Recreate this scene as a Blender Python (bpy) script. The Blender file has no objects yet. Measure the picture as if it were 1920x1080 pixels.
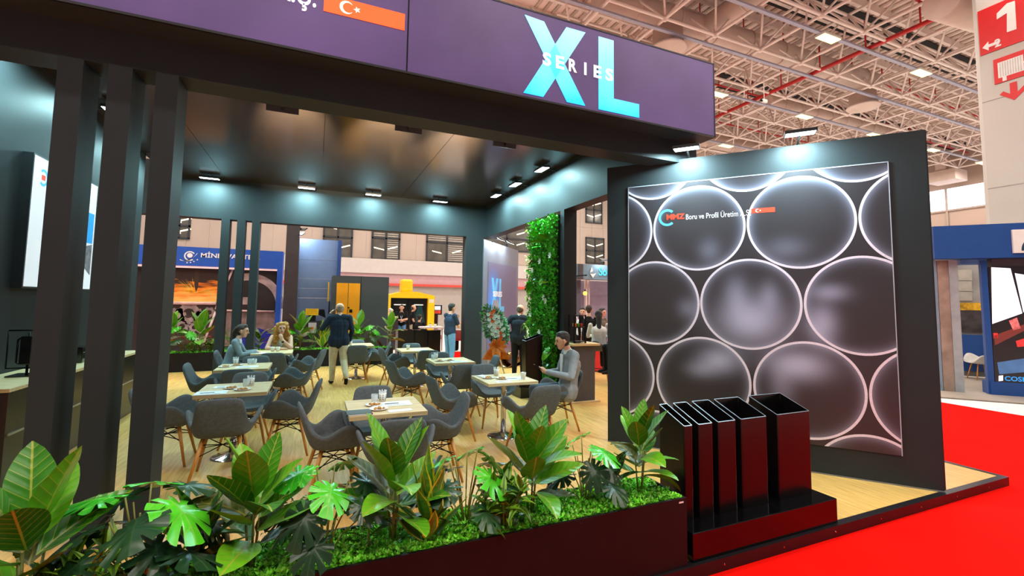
import bpy, bmesh, math, random
import numpy as np
from mathutils import Vector, Matrix
random.seed(7)
rng = np.random.default_rng(7)
SC = bpy.context.scene
COL = SC.collection
PI = math.pi

# ------------------------------------------------------------------ camera
F, YAW, PITCH, ROLL = 853.3, .4060, .0746, .0137
CX, CY, H = 960.0, 502.35, 1.8
fw = Vector((math.sin(YAW)*math.cos(PITCH), math.cos(YAW)*math.cos(PITCH), math.sin(PITCH)))
rt = fw.cross(Vector((0, 0, 1))).normalized()
up = rt.cross(fw)
R_ = math.cos(ROLL)*rt + math.sin(ROLL)*up
U_ = -math.sin(ROLL)*rt + math.cos(ROLL)*up
cam = bpy.data.objects.new('camera', bpy.data.cameras.new('camera'))
COL.objects.link(cam)
cam.data.sensor_width = 36.0
cam.data.lens = F/1920*36
cam.data.shift_y = -(540-CY)/1920
cam.data.clip_end = 300
cam.matrix_world = Matrix(((R_.x, U_.x, -fw.x, 0), (R_.y, U_.y, -fw.y, 0), (R_.z, U_.z, -fw.z, H), (0, 0, 0, 1)))
SC.camera = cam

# ------------------------------------------------------------------ world, exposure
W = bpy.data.worlds.new('hall_air'); SC.world = W; W.use_nodes = True
W.node_tree.nodes['Background'].inputs[0].default_value = (1.0, .96, .93, 1)
W.node_tree.nodes['Background'].inputs[1].default_value = 0.2
SC.view_settings.view_transform = 'Standard'
SC.view_settings.look = 'None'
SC.view_settings.gamma = 1
SC.view_settings.use_curve_mapping = False
SC.view_settings.exposure = 0.0
HALL_W, FLOOD_W, WARM_W = 230.0, 290.0, 900.0

# ------------------------------------------------------------------ pixel -> place
def ray(x, y): return R_*((x-CX)/F) - U_*((y-CY)/F) + fw
CAM = Vector((0, 0, H))
def PZ(x, y, z=0.0): d = ray(x, y); return CAM + d*((z-H)/d.z)
def PY(x, y, Y): d = ray(x, y); return CAM + d*(Y/d.y)
def PX(x, y, X): d = ray(x, y); return CAM + d*(X/d.x)
def PP(x, y, P, n): d = ray(x, y); return CAM + d*((Vector(P)-CAM).dot(n)/d.dot(n))

# ------------------------------------------------------------------ materials
def lin(c):
    return tuple((v/12.92 if v <= .04045 else ((v+.055)/1.055)**2.4) for v in (c[0]/255, c[1]/255, c[2]/255))
MATS = {}
def mat(name, rgb=(128, 128, 128), rough=.6, metal=0.0, var=.12, scale=6.0, bump=0.0, emit=0.0, spec=.5, stretch=None, trans=0.0, coat=0.0, randv=0.0, island=False, alpha=1.0):
    if name in MATS: return MATS[name]
    m = bpy.data.materials.new(name); m.use_nodes = True
    nt = m.node_tree; N = nt.nodes; L = nt.links
    b = N['Principled BSDF']
    c = lin(rgb)
    tc = N.new('ShaderNodeTexCoord'); mp = N.new('ShaderNodeMapping')
    L.new(tc.outputs['Object'], mp.inputs[0])
    mp.inputs['Scale'].default_value = stretch or (1, 1, 1)
    no = N.new('ShaderNodeTexNoise'); no.inputs['Scale'].default_value = scale; no.inputs['Detail'].default_value = 3
    L.new(mp.outputs[0], no.inputs['Vector'])
    rp = N.new('ShaderNodeValToRGB')
    rp.color_ramp.elements[0].position = .3; rp.color_ramp.elements[1].position = .7
    rp.color_ramp.elements[0].color = (*[max(0, v*(1-var)) for v in c], 1)
    rp.color_ramp.elements[1].color = (*[min(1, v*(1+var)) for v in c], 1)
    L.new(no.outputs['Fac'], rp.inputs[0])
    colout = rp.outputs[0]
    if randv or island:
        hs = N.new('ShaderNodeHueSaturation')
        if island:
            gi = N.new('ShaderNodeNewGeometry'); ro = gi.outputs['Random Per Island']
        else:
            oi = N.new('ShaderNodeObjectInfo'); ro = oi.outputs['Random']
        mr = N.new('ShaderNodeMapRange'); mr.inputs['To Min'].default_value = 1-randv; mr.inputs['To Max'].default_value = 1+randv*1.3
        L.new(ro, mr.inputs[0]); L.new(mr.outputs[0], hs.inputs['Value'])
        mh = N.new('ShaderNodeMapRange'); mh.inputs['To Min'].default_value = .5-.04*randv; mh.inputs['To Max'].default_value = .5+.02*randv
        L.new(ro, mh.inputs[0]); L.new(mh.outputs[0], hs.inputs['Hue'])
        L.new(colout, hs.inputs['Color']); colout = hs.outputs[0]
    L.new(colout, b.inputs['Base Color'])
    b.inputs['Roughness'].default_value = rough
    b.inputs['Metallic'].default_value = metal
    b.inputs['Specular IOR Level'].default_value = spec
    b.inputs['Coat Weight'].default_value = coat
    b.inputs['Coat Roughness'].default_value = .1
    if trans: b.inputs['Transmission Weight'].default_value = trans; b.inputs['IOR'].default_value = 1.3
    if alpha < 1: b.inputs['Alpha'].default_value = alpha
    if emit:
        L.new(colout, b.inputs['Emission Color']); b.inputs['Emission Strength'].default_value = emit
    if bump:
        bp = N.new('ShaderNodeBump'); bp.inputs['Strength'].default_value = bump; bp.inputs['Distance'].default_value = .01
        n2 = N.new('ShaderNodeTexNoise'); n2.inputs['Scale'].default_value = scale*12; n2.inputs['Detail'].default_value = 2
        L.new(mp.outputs[0], n2.inputs['Vector'])
        L.new(n2.outputs['Fac'], bp.inputs['Height']); L.new(bp.outputs[0], b.inputs['Normal'])
    MATS[name] = m
    return m

def leafmat(name, rgb, vein, rough=.35, randv=.35, freq=60, slant=.8, veinw=.035, edge=None, L_=.3, Wd=.1):
    """leaf along +x; midrib at y=0, side veins slanted"""
    m = bpy.data.materials.new(name); m.use_nodes = True
    nt = m.node_tree; N = nt.nodes; K = nt.links; b = N['Principled BSDF']
    tc = N.new('ShaderNodeTexCoord'); sx = N.new('ShaderNodeSeparateXYZ'); K.new(tc.outputs['Object'], sx.inputs[0])
    def M(op, a, b2=None, c=None):
        n = N.new('ShaderNodeMath'); n.operation = op
        for i, v in enumerate((a, b2, c)):
            if v is None: continue
            if isinstance(v, (int, float)): n.inputs[i].default_value = v
            else: K.new(v, n.inputs[i])
        return n.outputs[0]
    ay = M('ABSOLUTE', sx.outputs['Y'])
    mid = M('LESS_THAN', ay, .0035*L_/.3)
    ph = M('SUBTRACT', sx.outputs['X'], M('MULTIPLY', ay, slant))
    sn = M('SINE', M('MULTIPLY', ph, freq))
    side = M('GREATER_THAN', sn, 1-veinw)
    msk = M('MAXIMUM', mid, M('MULTIPLY', side, .7))
    oi = N.new('ShaderNodeObjectInfo')
    mr = N.new('ShaderNodeMapRange'); mr.inputs['To Min'].default_value = 1-randv; mr.inputs['To Max'].default_value = 1+randv*.9
    K.new(oi.outputs['Random'], mr.inputs[0])
    no = N.new('ShaderNodeTexNoise'); no.inputs['Scale'].default_value = 14; K.new(tc.outputs['Object'], no.inputs['Vector'])
    base = N.new('ShaderNodeMix'); base.data_type = 'RGBA'
    c = lin(rgb); K.new(no.outputs['Fac'], base.inputs['Factor'])
    base.inputs['A'].default_value = (*[v*.7 for v in c], 1); base.inputs['B'].default_value = (*[min(1, v*1.25) for v in c], 1)
    hs = N.new('ShaderNodeHueSaturation'); K.new(base.outputs['Result'], hs.inputs['Color']); K.new(mr.outputs[0], hs.inputs['Value'])
    mh = N.new('ShaderNodeMapRange'); mh.inputs['To Min'].default_value = .5+.03*randv; mh.inputs['To Max'].default_value = .5-.025*randv
    K.new(oi.outputs['Random'], mh.inputs[0]); K.new(mh.outputs[0], hs.inputs['Hue'])
    mx = N.new('ShaderNodeMix'); mx.data_type = 'RGBA'; K.new(msk, mx.inputs['Factor'])
    K.new(hs.outputs[0], mx.inputs['A']); mx.inputs['B'].default_value = (*lin(vein), 1)
    out = mx.outputs['Result']
    if edge:
        em = N.new('ShaderNodeMix'); em.data_type = 'RGBA'
        at = N.new('ShaderNodeAttribute'); at.attribute_name = 'edge'
        K.new(M('GREATER_THAN', at.outputs['Fac'], .72), em.inputs['Factor'])
        K.new(out, em.inputs['A']); em.inputs['B'].default_value = (*lin(edge), 1); out = em.outputs['Result']
    K.new(out, b.inputs['Base Color']); b.inputs['Roughness'].default_value = rough
    bp = N.new('ShaderNodeBump'); bp.inputs['Strength'].default_value = .25; bp.inputs['Distance'].default_value = .002
    K.new(sn, bp.inputs['Height']); K.new(bp.outputs[0], b.inputs['Normal'])
    b.inputs['Subsurface Weight'].default_value = 0.0
    MATS[name] = m
    return m

# ------------------------------------------------------------------ mesh builder
class MB:
    def __init__(s): s.v = []; s.f = []; s.sm = []
    def add(s, vs, fs, smooth=False):
        o = len(s.v); s.v += [tuple(p) for p in vs]; s.f += [tuple(i+o for i in f) for f in fs]; s.sm += [smooth]*len(fs); return s
    def box(s, a, b):
        x0, y0, z0 = [min(p, q) for p, q in zip(a, b)]; x1, y1, z1 = [max(p, q) for p, q in zip(a, b)]
        return s.add([(x0, y0, z0), (x1, y0, z0), (x1, y1, z0), (x0, y1, z0), (x0, y0, z1), (x1, y0, z1), (x1, y1, z1), (x0, y1, z1)],
                     [(0, 3, 2, 1), (4, 5, 6, 7), (0, 1, 5, 4), (1, 2, 6, 5), (2, 3, 7, 6), (3, 0, 4, 7)])
    def obox(s, o, u, v, w, a, b):
        """box in a frame: origin o, axes u,v,w, min a, max b"""
        o, u, v, w = Vector(o), Vector(u), Vector(v), Vector(w)
        t = MB().box(a, b)
        return s.add([o+u*p[0]+v*p[1]+w*p[2] for p in t.v], t.f)
    def bbox(s, a, b, r=.01):
        """box with chamfered edges"""
        x0, y0, z0 = a; x1, y1, z1 = b
        bm = bmesh.new(); bmesh.ops.create_cube(bm, size=1)
        for v in bm.verts: v.co = Vector(((x0+x1)/2+v.co.x*(x1-x0), (y0+y1)/2+v.co.y*(y1-y0), (z0+z1)/2+v.co.z*(z1-z0)))
        bmesh.ops.bevel(bm, geom=bm.edges[:], offset=r, segments=2, affect='EDGES', profile=.5)
        bm.verts.index_update()
        s.add([v.co.copy() for v in bm.verts], [[v.index for v in f.verts] for f in bm.faces]); bm.free(); return s
    def cyl(s, p, q, r0, r1=None, n=12, caps=True):
        p, q = Vector(p), Vector(q); r1 = r0 if r1 is None else r1
        d = (q-p).normalized(); a = d.orthogonal().normalized(); b = d.cross(a)
        vs = [p+(a*math.cos(2*PI*i/n)+b*math.sin(2*PI*i/n))*r0 for i in range(n)]+[q+(a*math.cos(2*PI*i/n)+b*math.sin(2*PI*i/n))*r1 for i in range(n)]
        s.add(vs, [(i, (i+1) % n, n+(i+1) % n, n+i) for i in range(n)], True)
        if caps: s.add(vs, [tuple(range(n-1, -1, -1)), tuple(range(n, 2*n))])
        return s
    def tube(s, pts, r, n=8):
        for a, b in zip(pts[:-1], pts[1:]): s.cyl(a, b, r, n=n)
        return s
    def lathe(s, prof, c=(0, 0, 0), n=24):
        vs = []; fs = []
        for k, (r, z) in enumerate(prof):
            for i in range(n): vs.append((c[0]+r*math.cos(2*PI*i/n), c[1]+r*math.sin(2*PI*i/n), c[2]+z))
        for k in range(len(prof)-1):
            for i in range(n): fs.append((k*n+i, k*n+(i+1) % n, (k+1)*n+(i+1) % n, (k+1)*n+i))
        return s.add(vs, fs, True)
    def prism(s, poly, o, u, v, w, t):
        """polygon (2d) in plane u,v at o extruded by t along w"""
        o, u, v, w = Vector(o), Vector(u), Vector(v), Vector(w); n = len(poly)
        vs = [o+u*a+v*b for a, b in poly]+[o+u*a+v*b+w*t for a, b in poly]
        return s.add(vs, [tuple(range(n-1, -1, -1)), tuple(range(n, 2*n))]+[(i, (i+1) % n, n+(i+1) % n, n+i) for i in range(n)])
    def sph(s, c, r, n=10, m=6, sc=(1, 1, 1)):
        vs = []; fs = []
        for j in range(m+1):
            t = PI*j/m
            for i in range(n): vs.append((c[0]+r*sc[0]*math.sin(t)*math.cos(2*PI*i/n), c[1]+r*sc[1]*math.sin(t)*math.sin(2*PI*i/n), c[2]+r*sc[2]*math.cos(t)))
        for j in range(m):
            for i in range(n): fs.append((j*n+i, (j+1)*n+i, (j+1)*n+(i+1) % n, j*n+(i+1) % n))
        return s.add(vs, fs, True)
    def mesh(s, name, m=None):
        me = bpy.data.meshes.new(name); me.from_pydata(s.v, [], s.f)
        me.polygons.foreach_set('use_smooth', s.sm)
        if m: me.materials.append(m)
        bm = bmesh.new(); bm.from_mesh(me); bmesh.ops.remove_doubles(bm, verts=bm.verts[:], dist=1e-6); bmesh.ops.recalc_face_normals(bm, faces=bm.faces[:]); bm.to_mesh(me); bm.free()
        return me
    def build(s, name, m, parent=None): return put(name, s.mesh(name, m), parent)

def put(name, me, parent=None, loc=None, rot=None, scale=None):
    o = bpy.data.objects.new(name, me); COL.objects.link(o)
    if loc is not None: o.location = loc
    if rot is not None: o.rotation_euler = rot
    if scale is not None: o.scale = scale
    if parent is not None: o.parent = parent
    return o
def tag(o, label, cat, group=None):
    o['label'] = label; o['category'] = cat
    if group: o['group'] = group
    return o
def struct(o, label=None):
    o['kind'] = 'structure'
    if label: o['label'] = label
    return o
def thing(name, label, cat, loc=(0, 0, 0), rotz=0, group=None):
    o = bpy.data.objects.new(name, None); COL.objects.link(o); o.empty_display_size = .1
    o.location = loc; o.rotation_euler = (0, 0, rotz)
    return tag(o, label, cat, group)
def copy_tree(o, parent=None):
    c = o.copy(); COL.objects.link(c); c.parent = parent
    for ch in list(o.children): copy_tree(ch, c)
    return c
DEPS = None
def evalmesh(me, mods, name):
    o = bpy.data.objects.new('tmp', me); COL.objects.link(o)
    for t, kw in mods:
        md = o.modifiers.new(t, t)
        for k, v in kw.items(): setattr(md, k, v)
    dg = bpy.context.evaluated_depsgraph_get(); dg.update()
    r = bpy.data.meshes.new_from_object(o.evaluated_get(dg)); r.name = name
    bpy.data.objects.remove(o)
    return r
def textpoly(body, w, h, bold=0.0):
    """flat text fitted to w x h -> (verts2d, faces)"""
    cu = bpy.data.curves.new('t', 'FONT'); cu.body = body; cu.offset = bold; cu.resolution_u = 3
    o = bpy.data.objects.new('tmp', cu); COL.objects.link(o)
    dg = bpy.context.evaluated_depsgraph_get(); dg.update()
    me = bpy.data.meshes.new_from_object(o.evaluated_get(dg))
    vs = np.array([v.co[:] for v in me.vertices]).reshape(-1, 3); fs = [tuple(p.vertices) for p in me.polygons]
    bpy.data.objects.remove(o); bpy.data.curves.remove(cu); bpy.data.meshes.remove(me)
    mn, mx = vs.min(0), vs.max(0); s = np.array([w/(mx[0]-mn[0]), h/(mx[1]-mn[1])])
    return (vs[:, :2]-mn[:2])*s, fs
def text(name, body, m, o, u, v, w, h, parent=None, bold=0.0):
    """lettering lying on plane through o with axes u (reading direction) and v (up)"""
    p, fs = textpoly(body, w, h, bold); o, u, v = Vector(o), Vector(u), Vector(v)
    me = bpy.data.meshes.new(name); me.from_pydata([o+u*float(a)+v*float(b) for a, b in p], [], fs); me.materials.append(m)
    return put(name, me, parent)
def light(name, typ, loc, direction, energy, color, parent=None, **kw):
    d = bpy.data.lights.new(name, typ); d.energy = energy; d.color = color
    for k, v in kw.items(): setattr(d, k, v)
    o = bpy.data.objects.new(name, d); COL.objects.link(o)
    o.location = loc; o.rotation_euler = Vector(direction).to_track_quat('-Z', 'Y').to_euler()
    if parent: o.parent = parent
    return o
X_, Y_, Z_ = Vector((1, 0, 0)), Vector((0, 1, 0)), Vector((0, 0, 1))

def wb(mb, name, m, parent=None):
    """build a mesh given in world coordinates under its thing"""
    o = mb.build(name, m, parent)
    if parent is not None and parent.parent is None: o.location = -Vector(parent.location)
    return o
def wfix(o, parent):
    if parent.parent is None: o.location = -Vector(parent.location)
    return o

# ------------------------------------------------------------------ material set
def woodmat(name, c1, c2, rough, stretch, scale=4, plank=None):
    m = bpy.data.materials.new(name); m.use_nodes = True; nt = m.node_tree; N = nt.nodes; K = nt.links; b = N['Principled BSDF']
    tc = N.new('ShaderNodeTexCoord'); mp = N.new('ShaderNodeMapping'); mp.inputs['Scale'].default_value = stretch
    K.new(tc.outputs['Object'], mp.inputs[0])
    no = N.new('ShaderNodeTexNoise'); no.inputs['Scale'].default_value = scale; no.inputs['Detail'].default_value = 6; no.inputs['Roughness'].default_value = .65
    K.new(mp.outputs[0], no.inputs['Vector'])
    rp = N.new('ShaderNodeValToRGB'); e = rp.color_ramp.elements
    e[0].position = .35; e[1].position = .65; e[0].color = (*lin(c1), 1); e[1].color = (*lin(c2), 1)
    K.new(no.outputs['Fac'], rp.inputs[0]); out = rp.outputs[0]
    if plank:
        br = N.new('ShaderNodeTexBrick'); br.offset = .5
        rm = N.new('ShaderNodeMapping'); rm.inputs['Rotation'].default_value = (0, 0, PI/2)
        K.new(tc.outputs['Object'], rm.inputs[0]); K.new(rm.outputs[0], br.inputs['Vector'])
        br.inputs['Scale'].default_value = 1; br.inputs['Brick Width'].default_value = plank[0]; br.inputs['Row Height'].default_value = plank[1]
        br.inputs['Mortar Size'].default_value = .002; br.inputs['Color1'].default_value = (.86, .86, .86, 1); br.inputs['Color2'].default_value = (1, 1, 1, 1); br.inputs['Mortar'].default_value = (.6, .55, .5, 1)
        mx = N.new('ShaderNodeMix'); mx.data_type = 'RGBA'; mx.blend_type = 'MULTIPLY'; mx.inputs['Factor'].default_value = .6
        K.new(out, mx.inputs['A']); K.new(br.outputs['Color'], mx.inputs['B']); out = mx.outputs['Result']
    K.new(out, b.inputs['Base Color']); b.inputs['Roughness'].default_value = rough
    MATS[name] = m; return m
M_floor = woodmat('oak_laminate', (198, 148, 74), (228, 184, 108), .38, (6, .45, 1), 5, (1.25, .19))
M_oak = woodmat('oak_tabletop', (196, 168, 118), (226, 202, 156), .45, (1, 9, 9), 4)
M_legwood = woodmat('beech_leg', (186, 118, 44), (214, 148, 66), .4, (12, 12, 2), 3)
M_black = mat('charcoal_panel', (47, 52, 54), .5, var=.06, scale=2, bump=.03, spec=.12)
M_blackdk = mat('black_lacquer', (14, 13, 14), .14, var=.1, coat=.4)
M_plinth = mat('black_gloss_board', (9, 9, 10), .1, var=.1)
M_planter = mat('planter_black', (26, 20, 21), .5, var=.1, spec=.2)
M_ceil = mat('dark_gloss_film', (56, 47, 40), .2, var=.1, scale=1.5, spec=.6)
M_carpet = mat('red_carpet', (222, 12, 4), .95, var=.1, scale=1.2, bump=.5, spec=.05)
M_beigefl = mat('beige_floor', (160, 150, 138), .45, var=.06, scale=2)
M_white = mat('white_paint', (225, 224, 220), .5, var=.03)
M_chrome = mat('chrome', (215, 215, 218), .12, metal=1, var=.02)
M_alu = mat('aluminium', (180, 185, 190), .35, metal=1, var=.05)
M_fabric = mat('grey_felt', (98, 103, 106), .95, var=.14, scale=40, bump=.35, spec=.15)
M_wire = mat('black_wire', (16, 16, 16), .4, metal=.6)
M_led = mat('cool_led', (225, 246, 255), .5, emit=9, var=.0)
M_ledw = mat('warm_led', (255, 214, 150), .5, emit=7, var=.0)
M_lamp = mat('lamp_housing', (34, 36, 38), .4)
M_steel = mat('roof_steel', (240, 222, 214), .5, var=.06)
M_deck = mat('roof_deck', (240, 216, 206), .75, var=.06, scale=.6)
M_pipe = mat('red_pipe', (190, 22, 22), .4)
M_tray = mat('cable_tray', (166, 166, 186), .45, var=.08)
M_duct = mat('duct_sheet', (214, 190, 178), .5, var=.05, scale=2)
M_purple = mat('lit_purple_film', (86, 66, 116), .4, emit=.34, var=.22, scale=1.1)
M_sign_w = mat('lit_white', (255, 252, 240), .5, emit=1.0, var=0)
M_sign_r = mat('lit_red', (255, 92, 34), .5, emit=.95, var=.08, scale=3)
M_glass = mat('clear_glass', (235, 245, 248), .05, var=0, alpha=.3)
M_paper = mat('paper', (232, 236, 240), .7, var=.04, scale=20)
M_ink = mat('print_ink', (60, 66, 74), .7)
M_ceramic = mat('white_ceramic', (240, 238, 232), .2, var=.02)
M_pastry = mat('pastry', (198, 138, 58), .7, var=.35, scale=40, bump=.4)

def gradmat(name, c0, c1, z0, z1, emit):
    m = bpy.data.materials.new(name); m.use_nodes = True; N = m.node_tree.nodes; K = m.node_tree.links; b = N['Principled BSDF']
    tc = N.new('ShaderNodeTexCoord'); sx = N.new('ShaderNodeSeparateXYZ'); K.new(tc.outputs['Object'], sx.inputs[0])
    mr = N.new('ShaderNodeMapRange'); mr.inputs['From Min'].default_value = z0; mr.inputs['From Max'].default_value = z1; K.new(sx.outputs['Z'], mr.inputs[0])
    no = N.new('ShaderNodeTexNoise'); no.inputs['Scale'].default_value = 3; K.new(tc.outputs['Object'], no.inputs['Vector'])
    ad = N.new('ShaderNodeMath'); ad.operation = 'MULTIPLY_ADD'; ad.inputs[1].default_value = .5; K.new(no.outputs['Fac'], ad.inputs[0]); K.new(mr.outputs[0], ad.inputs[2])
    sb = N.new('ShaderNodeMath'); sb.operation = 'SUBTRACT'; sb.inputs[1].default_value = .25; K.new(ad.outputs[0], sb.inputs[0])
    mx = N.new('ShaderNodeMix'); mx.data_type = 'RGBA'; mx.inputs['A'].default_value = (*lin(c0), 1); mx.inputs['B'].default_value = (*lin(c1), 1)
    K.new(sb.outputs[0], mx.inputs['Factor']); K.new(mx.outputs['Result'], b.inputs['Base Color'])
    K.new(mx.outputs['Result'], b.inputs['Emission Color']); b.inputs['Emission Strength'].default_value = emit
    MATS[name] = m; return m

# ------------------------------------------------------------------ the hall
ZC = -.085                                           # aisle carpet level (stage floor is 0)
fl = MB().box((-14, -6, ZC-.12), (46, 31, ZC-.012)).build('floor', mat('hall_concrete', (232, 226, 220), .6, var=.06, scale=.5)); struct(fl, 'grey concrete floor of the exhibition hall')
cp = MB().box((-8, -1.2, ZC-.011), (11.6, 2.5, ZC)).box((6.9, 2.5, ZC-.011), (11.6, 18, ZC)).box((-8, 14.02, ZC-.011), (6.9, 16.6, ZC)).build('floor_carpet', M_carpet); struct(cp, 'bright red aisle carpet around the stand')
st = MB().box((-8, 2.53, ZC), (6.87, 14.0, 0)).build('floor_stand', M_floor); struct(st, 'oak laminate floor of the raised stand')
e = MB().box((-8, 2.5, ZC), (6.9, 2.53, .004)).box((6.87, 2.53, ZC), (6.9, 14, .004)).box((-8, 2.53, .0005), (6.87, 2.565, .004)).box((6.835, 2.565, .0005), (6.87, 14, .004))
struct(e.build('trim_1', mat('edge_profile', (40, 38, 42), .3, metal=.5)), 'dark metal edge profile around the raised stand floor')
for k in range(7):
    q = MB().cyl((2.75+k*.62, 2.4985, -.04), (2.75+k*.62, 2.4965, -.04), .006, n=8).build('screw', M_chrome, bpy.data.objects['trim_1'])

# back wall of the hall: panelled upper storey with office windows
YB = 30.0
wall = struct(MB().box((-20, YB, ZC), (45, YB+.3, 14)).build('wall_back', mat('hall_panel', (206, 194, 184), .7, var=.05, scale=.4)), 'beige panelled rear wall of the exhibition hall')
def bpx(x0, y0, x1, y1, Y=YB):
    a = PY(x0, (y0+y1)/2, Y); b = PY(x1, (y0+y1)/2, Y); c = PY((x0+x1)/2, y0, Y); d = PY((x0+x1)/2, y1, Y)
    return a.x, d.z, b.x, c.z
def pxbox(mb, x0, y0, x1, y1, Y, t, back=False):
    xa, za, xb, zb = bpx(x0, y0, x1, y1, Y)
    return mb.box((xa, Y, za), (xb, Y-t if not back else Y+t, zb))
x0w, z0w, _, _ = bpx(330, 300, 700, 487)
zs = PY(770, 489, YB).z                                # sill level under the windows
M_panel = mat('hall_wall_panel', (182, 164, 152), .7, var=.05, scale=.6)
for i, x in enumerate(np.arange(-14, 34, 1.05)):       # upper panels
    MB().box((x+.02, YB-.03, zs+.05), (x+1.03, YB, zs+3.2)).build('wall_panel', M_panel, wall)
    MB().box((x+.02, YB-.03, zs+3.25), (x+1.03, YB, zs+6.4)).build('wall_panel', M_panel, wall)
zp0, zp1, zr = PY(770, 515, YB).z, PY(770, 532, YB).z, PY(770, 537, YB).z
MB().box((-14, YB-.25, zp0), (34, YB, zs)).build('sill_band', mat('white_band', (196, 188, 183), .6, var=.03), wall)
MB().box((-14, YB-.1, zr+.15), (34, YB, zp0)).build('pink_band', mat('pink_band', (190, 154, 158), .6, var=.04), wall)
MB().box((-14, YB-.3, zr), (34, YB, zr+.15)).build('red_strip', mat('red_strip', (206, 70, 56), .5), wall)
MB().box((-14, YB-.06, 0), (34, YB, zr)).build('lower_wall', mat('lower_wall', (166, 158, 150), .7, var=.04), wall)
M_frame = mat('window_frame', (40, 44, 50), .4)
M_pane = mat('office_glass', (92, 88, 82), .12, var=.25, scale=1.5)
M_blind = mat('blind', (168, 160, 150), .7)
M_glint = mat('painted_glint', (255, 240, 205), .5, emit=2.2, var=0)  # glow colour of the reflections painted on the panes, no lamp
wins = [(607, 405, 660, 485), (698, 408, 749, 487), (800, 420, 874, 492), (318, 400, 356, 447), (1098, 370, 1127, 418), (1098, 447, 1131, 494), (897, 425, 1000, 470)]
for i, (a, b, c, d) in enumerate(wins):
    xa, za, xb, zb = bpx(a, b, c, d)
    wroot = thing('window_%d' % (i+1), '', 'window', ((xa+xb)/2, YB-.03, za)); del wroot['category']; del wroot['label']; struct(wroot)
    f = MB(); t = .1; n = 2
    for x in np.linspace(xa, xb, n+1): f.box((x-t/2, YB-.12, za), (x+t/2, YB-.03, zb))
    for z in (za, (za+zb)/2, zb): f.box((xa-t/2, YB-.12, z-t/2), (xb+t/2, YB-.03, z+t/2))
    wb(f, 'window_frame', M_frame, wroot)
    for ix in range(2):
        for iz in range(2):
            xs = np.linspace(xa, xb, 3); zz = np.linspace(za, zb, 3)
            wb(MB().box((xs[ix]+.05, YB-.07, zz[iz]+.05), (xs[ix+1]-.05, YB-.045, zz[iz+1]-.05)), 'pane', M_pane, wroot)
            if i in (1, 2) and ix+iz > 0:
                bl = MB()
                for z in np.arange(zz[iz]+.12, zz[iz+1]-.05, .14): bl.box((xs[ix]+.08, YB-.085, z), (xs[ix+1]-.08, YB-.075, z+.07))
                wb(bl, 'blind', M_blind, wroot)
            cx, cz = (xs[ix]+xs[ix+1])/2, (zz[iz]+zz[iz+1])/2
            wb(MB().obox((cx, YB-.08, cz+.1*(ix-iz)), Vector((.95, 0, .3*(1 if ix else -.6))).normalized(), Y_, Vector((-.3, 0, .95)).normalized(), (-.32, -.01, -.035), (.32, .0, .035)), 'painted_reflection', M_glint, wroot)  # slanted glowing bar laid on each pane as a painted reflection

# right wall of the hall with its window band
XR = 45.0
wr = struct(MB().box((XR, -6, ZC), (XR+.3, 31, 14)).build('wall_right', mat('hall_wall_r', (182, 158, 144), .7, var=.04, scale=.3)), 'pinkish far side wall of the hall')
zb0, zb1 = PX(1790, 392, XR).z, PX(1790, 352, XR).z
for y in np.arange(2, 30, 2.4):
    MB().box((XR-.05, y+.05, zb0), (XR, y+2.35, zb1)).build('pane', mat('daylight_pane', (232, 240, 255), .3, emit=1.6, var=.04), wr)
    MB().box((XR-.12, y-.06, zb0-3), (XR, y+.06, zb1)).build('mullion', mat('mullion', (170, 150, 140), .6), wr)
MB().box((XR-.14, 0, zb0-.12), (XR, 30, zb0)).build('window_rail', MATS['mullion'], wr)
MB().box((XR-.14, 0, zb0-1.5), (XR, 30, zb0-1.38)).build('window_rail', MATS['mullion'], wr)

# roof deck, purlins, space frame
ZB, ZT, G = 12.0, 13.7, 2.42
roof = struct(MB().box((-14, -6, 14.3), (46, 31, 14.5)).build('ceiling', M_deck), 'pale corrugated roof deck of the hall')
pm = MB().box((-14, -.07, 13.95), (46, .07, 14.3)).mesh('purlin', M_steel)
for y in np.arange(1, 30, G/2): put('purlin', pm, roof, (0, y, 0))
rib = MB()
for x in np.arange(8, 45, .42): rib.box((x, 0, 14.24), (x+.14, 30, 14.31))
ro = rib.build('deck_rib', mat('deck_rib', (190, 168, 154), .75), roof); ro['kind'] = 'stuff'
for (xa, xb, ya, yb) in ((8, 46, 11.0, 11.35), (8, 46, 17.2, 17.6)):
    MB().box((xa, ya+.1, 14.2), (xb, yb+1.0, 14.235)).build('dark_gap', mat('roof_gap', (26, 24, 26), .8), roof)
sf = thing('space_frame', 'cream tubular space frame spanning under the hall roof', 'roof truss', (20, 12, ZB))
bx = [13.5+G*i for i in range(-2, 13)]; by = [12.2+G*j for j in range(-4, 8)]
ch = MB().cyl((-.5, 0, 0), (.5, 0, 0), .06, n=8).mesh('chord', M_steel)
LX = bx[-1]-bx[0]; LY = by[-1]-by[0]
for y in by: put('chord', ch, sf, ((bx[0]+bx[-1])/2-20, y-12, 0), (0, 0, 0), (LX, 1, 1))
for x in bx: put('chord', ch, sf, (x-20, (by[0]+by[-1])/2-12, 0), (0, 0, PI/2), (LY, 1, 1))
for y in by[:-1]: put('chord', ch, sf, ((bx[0]+bx[-1])/2-20, y+G/2-12, ZT-ZB), (0, 0, 0), (LX, 1, 1))
for x in bx[:-1]: put('chord', ch, sf, (x+G/2-20, (by[0]+by[-1])/2-12, ZT-ZB), (0, 0, PI/2), (LY, 1, 1))
dgm = {}
for sx in (-1, 1):
    for sy in (-1, 1):
        dgm[sx, sy] = MB().cyl((0, 0, 0), (sx*G/2, sy*G/2, ZT-ZB), .042, n=6).mesh('diagonal', M_steel)
nodem = MB().sph((0, 0, 0), .12, 8, 5).mesh('node', M_steel)
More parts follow.
